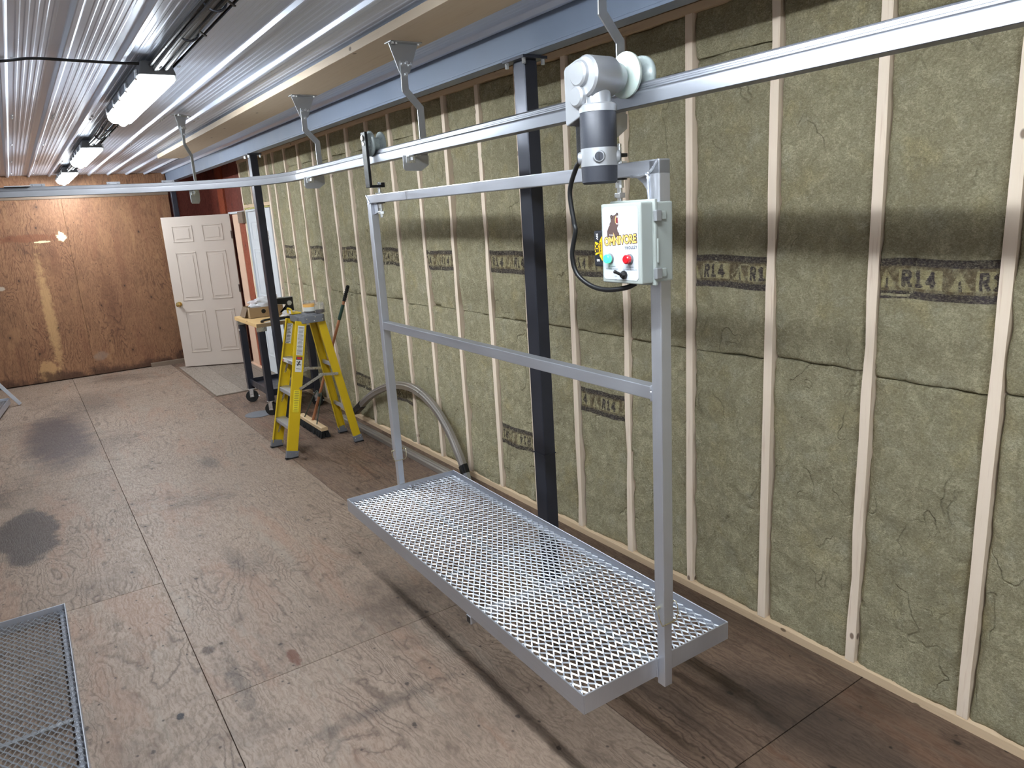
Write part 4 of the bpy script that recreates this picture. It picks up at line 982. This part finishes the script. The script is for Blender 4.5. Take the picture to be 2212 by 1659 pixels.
mb = MB(); put_text(mb, '6.5', .035, lambda a, b: (1.784-1.83, -.075-a, 1.083+b), .0012); mb.build('cap_lettering', 'ink', cap)
for near in (True, False):
    a = railp(True, near, .50)+Vector((.02, -.012 if near else .012, 0)); b = railp(False, near, .56)+Vector((0, -.012 if near else .012, 0)); mid = (a+b)/2+Vector((.02, 0, .055))
    MB().bar(O(a), O(mid+Vector((.02, 0, 0))), .022, .004, (0, 0, 1)).bar(O(mid-Vector((.02, 0, .0))), O(b), .022, .004, (0, 0, 1)).build('spreader', 'zinc', la, bevel=.001)
def rail_label(u0, u1, wd, mat, lines, nm, x_off=0., hazard=False):
    p0, p1 = railp(True, True, u0), railp(True, True, u1); a = (p1-p0).normalized(); Wd = (Vector((1, 0, 0))-a*a.x).normalized(); n = Vector((0, -1, 0))
    c0 = p0+Wd*x_off+n*.0042
    lb = MB().bar(O(c0), O(p1+Wd*x_off+n*.0042), wd, .0012, Wd).build(nm, mat, la)
    L = (p1-p0).length; mb = MB()
    for k in range(lines):
        f = (k+.6)/lines*.94+.02; w_ = wd*random.uniform(.55, .85)
        c = c0+a*(L*f)+n*.0008; mb.bar(O(c-Wd*w_/2), O(c+Wd*w_/2), .0032, .0006, a)
    mb.build('label_print', 'ink', lb)
    if hazard:
        c = c0+a*(L*.90)+n*.001; MB().bar(O(c-Wd*wd*.48), O(c+Wd*wd*.48), .026, .0008, a).build('label_print', 'ink', lb)
        c = c+n*.001; MB().bar(O(c-Wd*wd*.32), O(c+Wd*wd*.32), .016, .0008, a).build('label_print', 'redink', lb)
        c = c0+a*(L*.55)+n*.001
        MB().bar(O(c-Wd*.010-a*.016), O(c+Wd*.008+a*.020), .012, .0008, Wd).bar(O(c-a*.004), O(c+Wd*.016-a*.012), .006, .0008, a).bar(O(c+a*.010), O(c-Wd*.018+a*.016), .006, .0008, a).build('label_print', 'ink', lb)
rail_label(.745, .955, .052, 'label', 22, 'warning_label')
rail_label(.625, .735, .052, 'label', 3, 'warning_label', 0, True)
rail_label(.335, .495, .048, 'labely', 12, 'warning_label')
# label on the inner face of the far front rail and on the step front
p0, p1 = railp(True, False, .80), railp(True, False, .95); a = (p1-p0).normalized(); Wd = (Vector((1, 0, 0))-a*a.x).normalized()
lb = MB().bar(O(p0-Vector((0, .004, 0))), O(p1-Vector((0, .004, 0))), .045, .0012, Wd).build('warning_label', 'label', la)
mb = MB()
for k in range(14):
    c = p0.lerp(p1, (k+.5)/14)-Vector((0, .005, 0)); mb.bar(O(c-Wd*.018), O(c+Wd*random.uniform(.005, .018)), .005, .0006, a)
mb.build('label_print', 'ink', lb)
a = railp(True, True, .70); lb = MB().box(a.x-1.83-.0415, a.x-1.83-.0405, .00, .14, a.z-.030, a.z-.004).build('step_label', 'label', la)
MB().box(a.x-1.83-.0425, a.x-1.83-.0412, .10, .125, a.z-.025, a.z-.010).build('label_print', 'redink', lb)
tag(la, 'yellow fibreglass step ladder with grey top cap standing open on the plywood floor', 'ladder')
# tub and tool on the ladder top
jr = empty('plastic_tub', (1.935, 5.86, 1.117))
MB().rev((0, 0, 0), (0, 0, .095), [(0, .050), (.02, .054), (.75, .054), (.82, .048), (.86, .050), (1, .050)], 28).build('tub_body', 'clear', jr, smooth=True)
MB().rev((0, 0, .012), (0, 0, .046), [(0, .0548), (1, .0548)], 28, caps=False).build('label_lower', 'label', jr, smooth=True)
MB().rev((0, 0, .046), (0, 0, .070), [(0, .0549), (1, .0549)], 28, caps=False).build('label_upper', 'orange', jr, smooth=True)
MB().rev((0, 0, .002), (0, 0, .03), [(0, .047), (1, .045)], 20).build('contents', 'bronze', jr, smooth=True)
tag(jr, 'clear plastic tub with orange and white label on top of the ladder', 'tub')
jr2 = empty('clear_jar', (1.975, 5.745, 1.117))
MB().rev((0, 0, 0), (0, 0, .085), [(0, .036), (.03, .040), (.72, .040), (.80, .034), (.85, .037), (1, .037)], 24).build('jar_body', 'clear', jr2, smooth=True)
MB().rev((0, 0, .002), (0, 0, .025), [(0, .034), (1, .034)], 18).build('contents', 'bronze', jr2, smooth=True)
tag(jr2, 'small clear jar of screws beside the labelled tub on the ladder', 'jar')
yt = empty('yellow_case', (1.815, 5.90, 1.116))
MB().box(-.035, .045, -.04, .085, 0, .008).build('case_base', 'yellow', yt, bevel=.002)
MB().tube(smoothpath([(-.03, -.035, .006), (-.032, -.03, .035), (-.03, .0, .040), (-.03, .075, .040), (-.028, .082, .006)], 6), .007, 8).build('carry_handle', 'yellow', yt, smooth=True)
MB().box(-.036, -.030, -.02, .03, .002, .022).build('case_tag', 'label', yt)
tag(yt, 'small yellow plastic case with handle on the ladder top', 'case')

# ------------------------------------------------------------------ rolling table
tb = empty('rolling_table', (2.07, 7.45, 0)); X0, X1, Y0, Y1 = -.285, .285, -.42, .42
MB().box(X0, X1, Y0, Y1, .885, .922).build('table_top', 'tabletop', tb, bevel=.003)
MB().box(X0-.001, X1+.001, Y0-.002, Y0, .886, .921).build('edge_band', 'cardboard', tb)
for sx in (-1, 1):
    for sy in (-1, 1):
        x, y = sx*.235, sy*.36
        lg = MB().box(x-.032, x+.032, y-.032, y+.032, .148, .885).build('leg', 'blacksteel', tb, bevel=.004)
        MB().box(x-.05, x+.05, y-.034-.001, y-.0325, .84, .886).build('bracket', 'zinc', lg, bevel=.001)
        ct = empty('caster', (x, y, 0), [.9, 1.25, .7, 1.5][(sx+1)+(sy+1)//2]); ct.parent = tb
        MB().cyl((-.018, 0, .064), (.018, 0, .064), .064, 28).build('caster_wheel', 'rubber', ct, bevel=.004)
        mb = MB(); mb.box(-.026, -.021, -.02, .02, .054, .142); mb.box(.021, .026, -.02, .02, .054, .142); mb.box(-.03, .03, -.03, .03, .140, .148); mb.cyl((-.030, 0, .064), (.030, 0, .064), .008, 10)
        mb.build('caster_fork', 'zinc', ct, bevel=.002)
        MB().bar((0, -.03, .09), (0, -.075, .055), .03, .004, (1, 0, 0)).build('brake_pedal', 'zinc', ct, bevel=.001)
MB().box(-.235, .235, -.36, .36, .205, .215).build('shelf', 'blacksteel', tb, bevel=.002)
for (a, b, c, d) in ((-.235, .235, -.365, -.355), (-.235, .235, .355, .365), (-.24, -.23, -.36, .36), (.23, .24, -.36, .36)): MB().box(a, b, c, d, .19, .255).build('shelf_lip', 'blacksteel', tb, bevel=.002)
MB().box(-.268, -.2665, .345, .372, .775, .795).build('sticker', 'label', tb)
tag(tb, 'black steel rolling table with wooden top and casters behind the post', 'table')
TT = .922
_c = onz(541, 689, TT); bx = empty('cardboard_box', (_c.x+.17, _c.y+.13, TT), 0)
mb = MB()
for (a, b, c, d) in ((-.17, .17, -.13, -.126), (-.17, .17, .126, .13), (-.17, -.166, -.126, .126), (.166, .17, -.126, .126)): mb.box(a, b, c, d, 0, .105)
mb.box(-.17, .17, -.13, .13, 0, .004); mb.build('carton', 'cardboard', bx)
MB().bar((-.17, .03, .105), (-.205, .03, .01), .19, .004, (0, 1, 0)).build('flap', 'cardboard_in', bx)
MB().rev((-.03, -.1305, .062), (-.03, -.1315, .062), [(0, .022), (1, .022)], 24).build('hand_hole', 'blackpaint', bx)
tag(bx, 'open cardboard box with round hand hole on the rolling table', 'box')
def blob(name, loc, sz, mat, seed, sub=3, amp=.25):
    bm = bmesh.new(); bmesh.ops.create_icosphere(bm, subdivisions=sub, radius=1)
    for v in bm.verts:
        n = mnoise.fractal(v.co*1.7+Vector((seed, 0, 0)), 1., 2., 3); f = 1+amp*n
        v.co = Vector((v.co.x*sz[0]*f, v.co.y*sz[1]*f, max(-.5, v.co.z)*sz[2]*f))
    me = bpy.data.meshes.new(name); bm.to_mesh(me); bm.free(); me.shade_smooth()
    o = link(name, me, mat); o.location = loc; return o
pb = empty('hardware_bag', (_c.x+.16, _c.y+.12, TT+.075))
o = blob('bag_film', (0, 0, .05), (.14, .10, .065), 'bag', 3, 4, .3); o.parent = pb
for k in range(7):
    q = MB().cyl((0, 0, 0), (0, 0, .05), .012, 8).build('fitting', 'zinc', pb); q.location = (random.uniform(-.08, .10), random.uniform(-.08, .05), random.uniform(.02, .07)); q.rotation_euler = (random.uniform(-1.5, 1.5), random.uniform(-1.5, 1.5), 0)
tag(pb, 'clear plastic bag of metal fittings bulging out of the cardboard box', 'bag')
bk = empty('black_bracket', (2.20, 7.30, TT+.05))
MB().prism([(-.10, .0), (.045, .0), (.045, .14), (-.12, .14), (-.12, .085), (-.03, .075), (-.06, .0)], lambda a, b, t_: (a, t_, b), -.005, .005).build('plate', 'blackpaint', bk, bevel=.001)
MB().cyl((.005, -.012, .085), (.005, -.004, .085), .024, 20).build('disc', 'zinc', bk, smooth=True)
MB().box(-.12, .05, .006, .012, .135, .150).build('paper_edge', 'label', bk)
tag(bk, 'black cut steel bracket with silver disc standing right of the post', 'bracket')
o = blob('parts_bag', (2.17, 7.22, TT+.03), (.08, .07, .045), 'bag', 9, 3, .4); tag(o, 'crumpled clear bag of parts under the black bracket on the table', 'bag')
tag(MB().box(2.0, 2.32, 7.085, 7.12, TT, TT+.03).build('black_bar', 'blackpaint', bevel=.004), 'short black steel bar lying on the table front right of the post', 'bar')
hs = smoothpath([(1.845, 7.055, TT+.012), (1.88, 7.10, TT+.018), (1.95, 7.125, TT+.020), (2.0, 7.13, TT+.02)], 6)
tag(MB().sweep([(-.012, -.009), (.012, -.009), (.012, .009), (-.012, .009)], hs).build('curved_strip', 'blackpaint', bevel=.002), 'curved black strip on the front edge of the table left of the post', 'strip')
tag(MB().prism([(1.86, 7.04), (2.30, 7.035), (2.31, 7.08), (1.99, 7.10), (1.90, 7.085)], lambda a, b, t_: (a, b, t_), TT, TT+.003).build('paper_sheet', 'label'), 'white paper sheet along the front edge of the rolling table', 'paper')

# ------------------------------------------------------------------ push broom
br = empty('push_broom', (1.96, 6.26, 0))
hd = empty('x', (0, 0, 0)); bpy.data.objects.remove(hd)
MB().prism([(-.030, .060), (.030, .060), (.030, .088), (.020, .094), (-.020, .094), (-.030, .088)], lambda a, b, t_: (a, t_, b), -.31, .31).build('broom_head', 'broomwood', br, bevel=.003)
mb = MB(); rng = random.Random(4)
for i in range(62):
    for j in range(6):
        x = -.026+j*.0105; y = -.305+i*.01; fx_ = x*1.5+rng.uniform(-.006, .006); fy_ = y*1.04+rng.uniform(-.008, .008)
        mb.rev((x, y, .062), (fx_, fy_, .002), [(0, .0042), (.6, .0055), (1, .0062)], 5)
stuff(mb.build('bristles', 'bristle', br))
topv = onx(752, 616, 2.385)-Vector((1.96, 6.26, 0)); bot = Vector((.0, .0, .08)); ax = (topv-bot)
MB().cyl(bot, bot+ax*.90, .0125, 14).build('handle', 'handle', br, smooth=True)
MB().rev(bot+ax*.75, bot+ax*.86, [(0, .0135), (.02, .0150), (1, .0150)], 14).build('green_sleeve', 'grip', br, smooth=True)
gp = [(0, .013)]
for k in range(9): gp += [(k/9+.02, .0185), (k/9+.07, .0135)]
MB().rev(bot+ax*.885, bot+ax*1.0, [g_ for g_ in gp if g_[0] <= .98]+[(.985, .012), (1, .004)], 14).build('ribbed_grip', 'rubber', br, smooth=True)
jn = bot+ax*.20
for s_ in (-1, 1):
    e = Vector((-.012, s_*.16, .094)); MB().tube(smoothpath([e+Vector((0, s_*.012, -.002)), e+Vector((0, 0, .01)), Vector((jn.x-.01, jn.y+s_*.075, jn.z+.012)), jn+Vector((0, s_*.02, .008)), jn], 6), .0055, 8).build('brace', 'brace', br, smooth=True)
MB().rev(jn-ax*.012, jn+ax*.012, [(0, .015), (1, .015)], 12).build('brace_clamp', 'brace', br, smooth=True)
tag(br, 'wooden push broom with black bristles leaning on the wall behind the ladder', 'broom')

# ------------------------------------------------------------------ spare rails by the wall
a0 = Vector((2.37, 6.45, .02)); a1 = Vector((2.36, 4.27, .02)); 
pa = [onx(768, 888, 2.375), onx(800, 855, 2.375), onx(835, 836, 2.375), onx(870, 832, 2.375), onx(905, 845, 2.372), onx(940, 880, 2.37), onx(968, 925, 2.365), onx(990, 975, 2.36), onx(1003, 1010, 2.355), onx(1012, 1042, 2.35)]
pp = smoothpath(pa, 6)
ar = empty('curved_rail', (2.36, 5.3, 0))
SP = [(-.022, 0), (.022, 0), (.024, .003), (.024, .028), (.026, .034), (.022, .041), (.017, .043), (.016, .052), (.012, .058), (-.012, .058), (-.016, .052), (-.017, .043), (-.022, .041), (-.026, .034), (-.024, .028), (-.024, .003)]
nrm = Vector((-1, 0, 0))
prof_side = [(b-.029, a) for a, b in SP]
prof_side = [(-(b-.029), a) for a, b in SP]
k1 = int(len(pp)*.52); off = Vector((2.36, 5.3, 0)); k2 = int(len(pp)*.9)
MB().sweep(prof_side, [p-off for p in pp[:k2]], up=(-1, 0, 0)).build('rail_arch', 'rust', ar, smooth=True, ang=.5)
MB().sweep(prof_side, [p-off for p in pp[k2:]], up=(-1, 0, 0)).build('rail_end', 'alu', ar, smooth=True, ang=.5)
sl = [(a*1.15, b*1.15) for a, b in prof_side]
MB().sweep(sl, [p-off for p in pp[k2-2:k2+2]], up=(-1, 0, 0)).build('joint_tape', 'cable', ar)
MB().sweep(sl, [p-off for p in pp[0:4]], up=(-1, 0, 0)).build('end_tape', 'cable', ar)
MB().sweep([(a*1.08, b*1.08) for a, b in prof_side], [p-off for p in pp[k1-5:k1-2]], up=(-1, 0, 0)).build('tape_band', 'rust', ar)
tag(ar, 'bent grey rail section standing as an arch against the insulated wall', 'rail')
sr = MB().sweep([(a, b) for a, b in SP], [(2.285, 6.35, 0.001), (2.29, 3.85, 0.001)]).build('straight_rail', 'rust', smooth=True, ang=.5)
tag(sr, 'straight length of dull rail lying on the floor along the wall', 'rail')
ds = MB().cyl((1.80, 7.30-.2, 0.0005), (1.80, 7.30-.2, .004), .13, 40).build('round_patch', 'grayplastic')  # thin disc drawn as a round grey patch on the floor
ds.location = (-.07, .12, 0)
tag(ds, 'flat round grey patch on the floor by the table casters', 'disc')
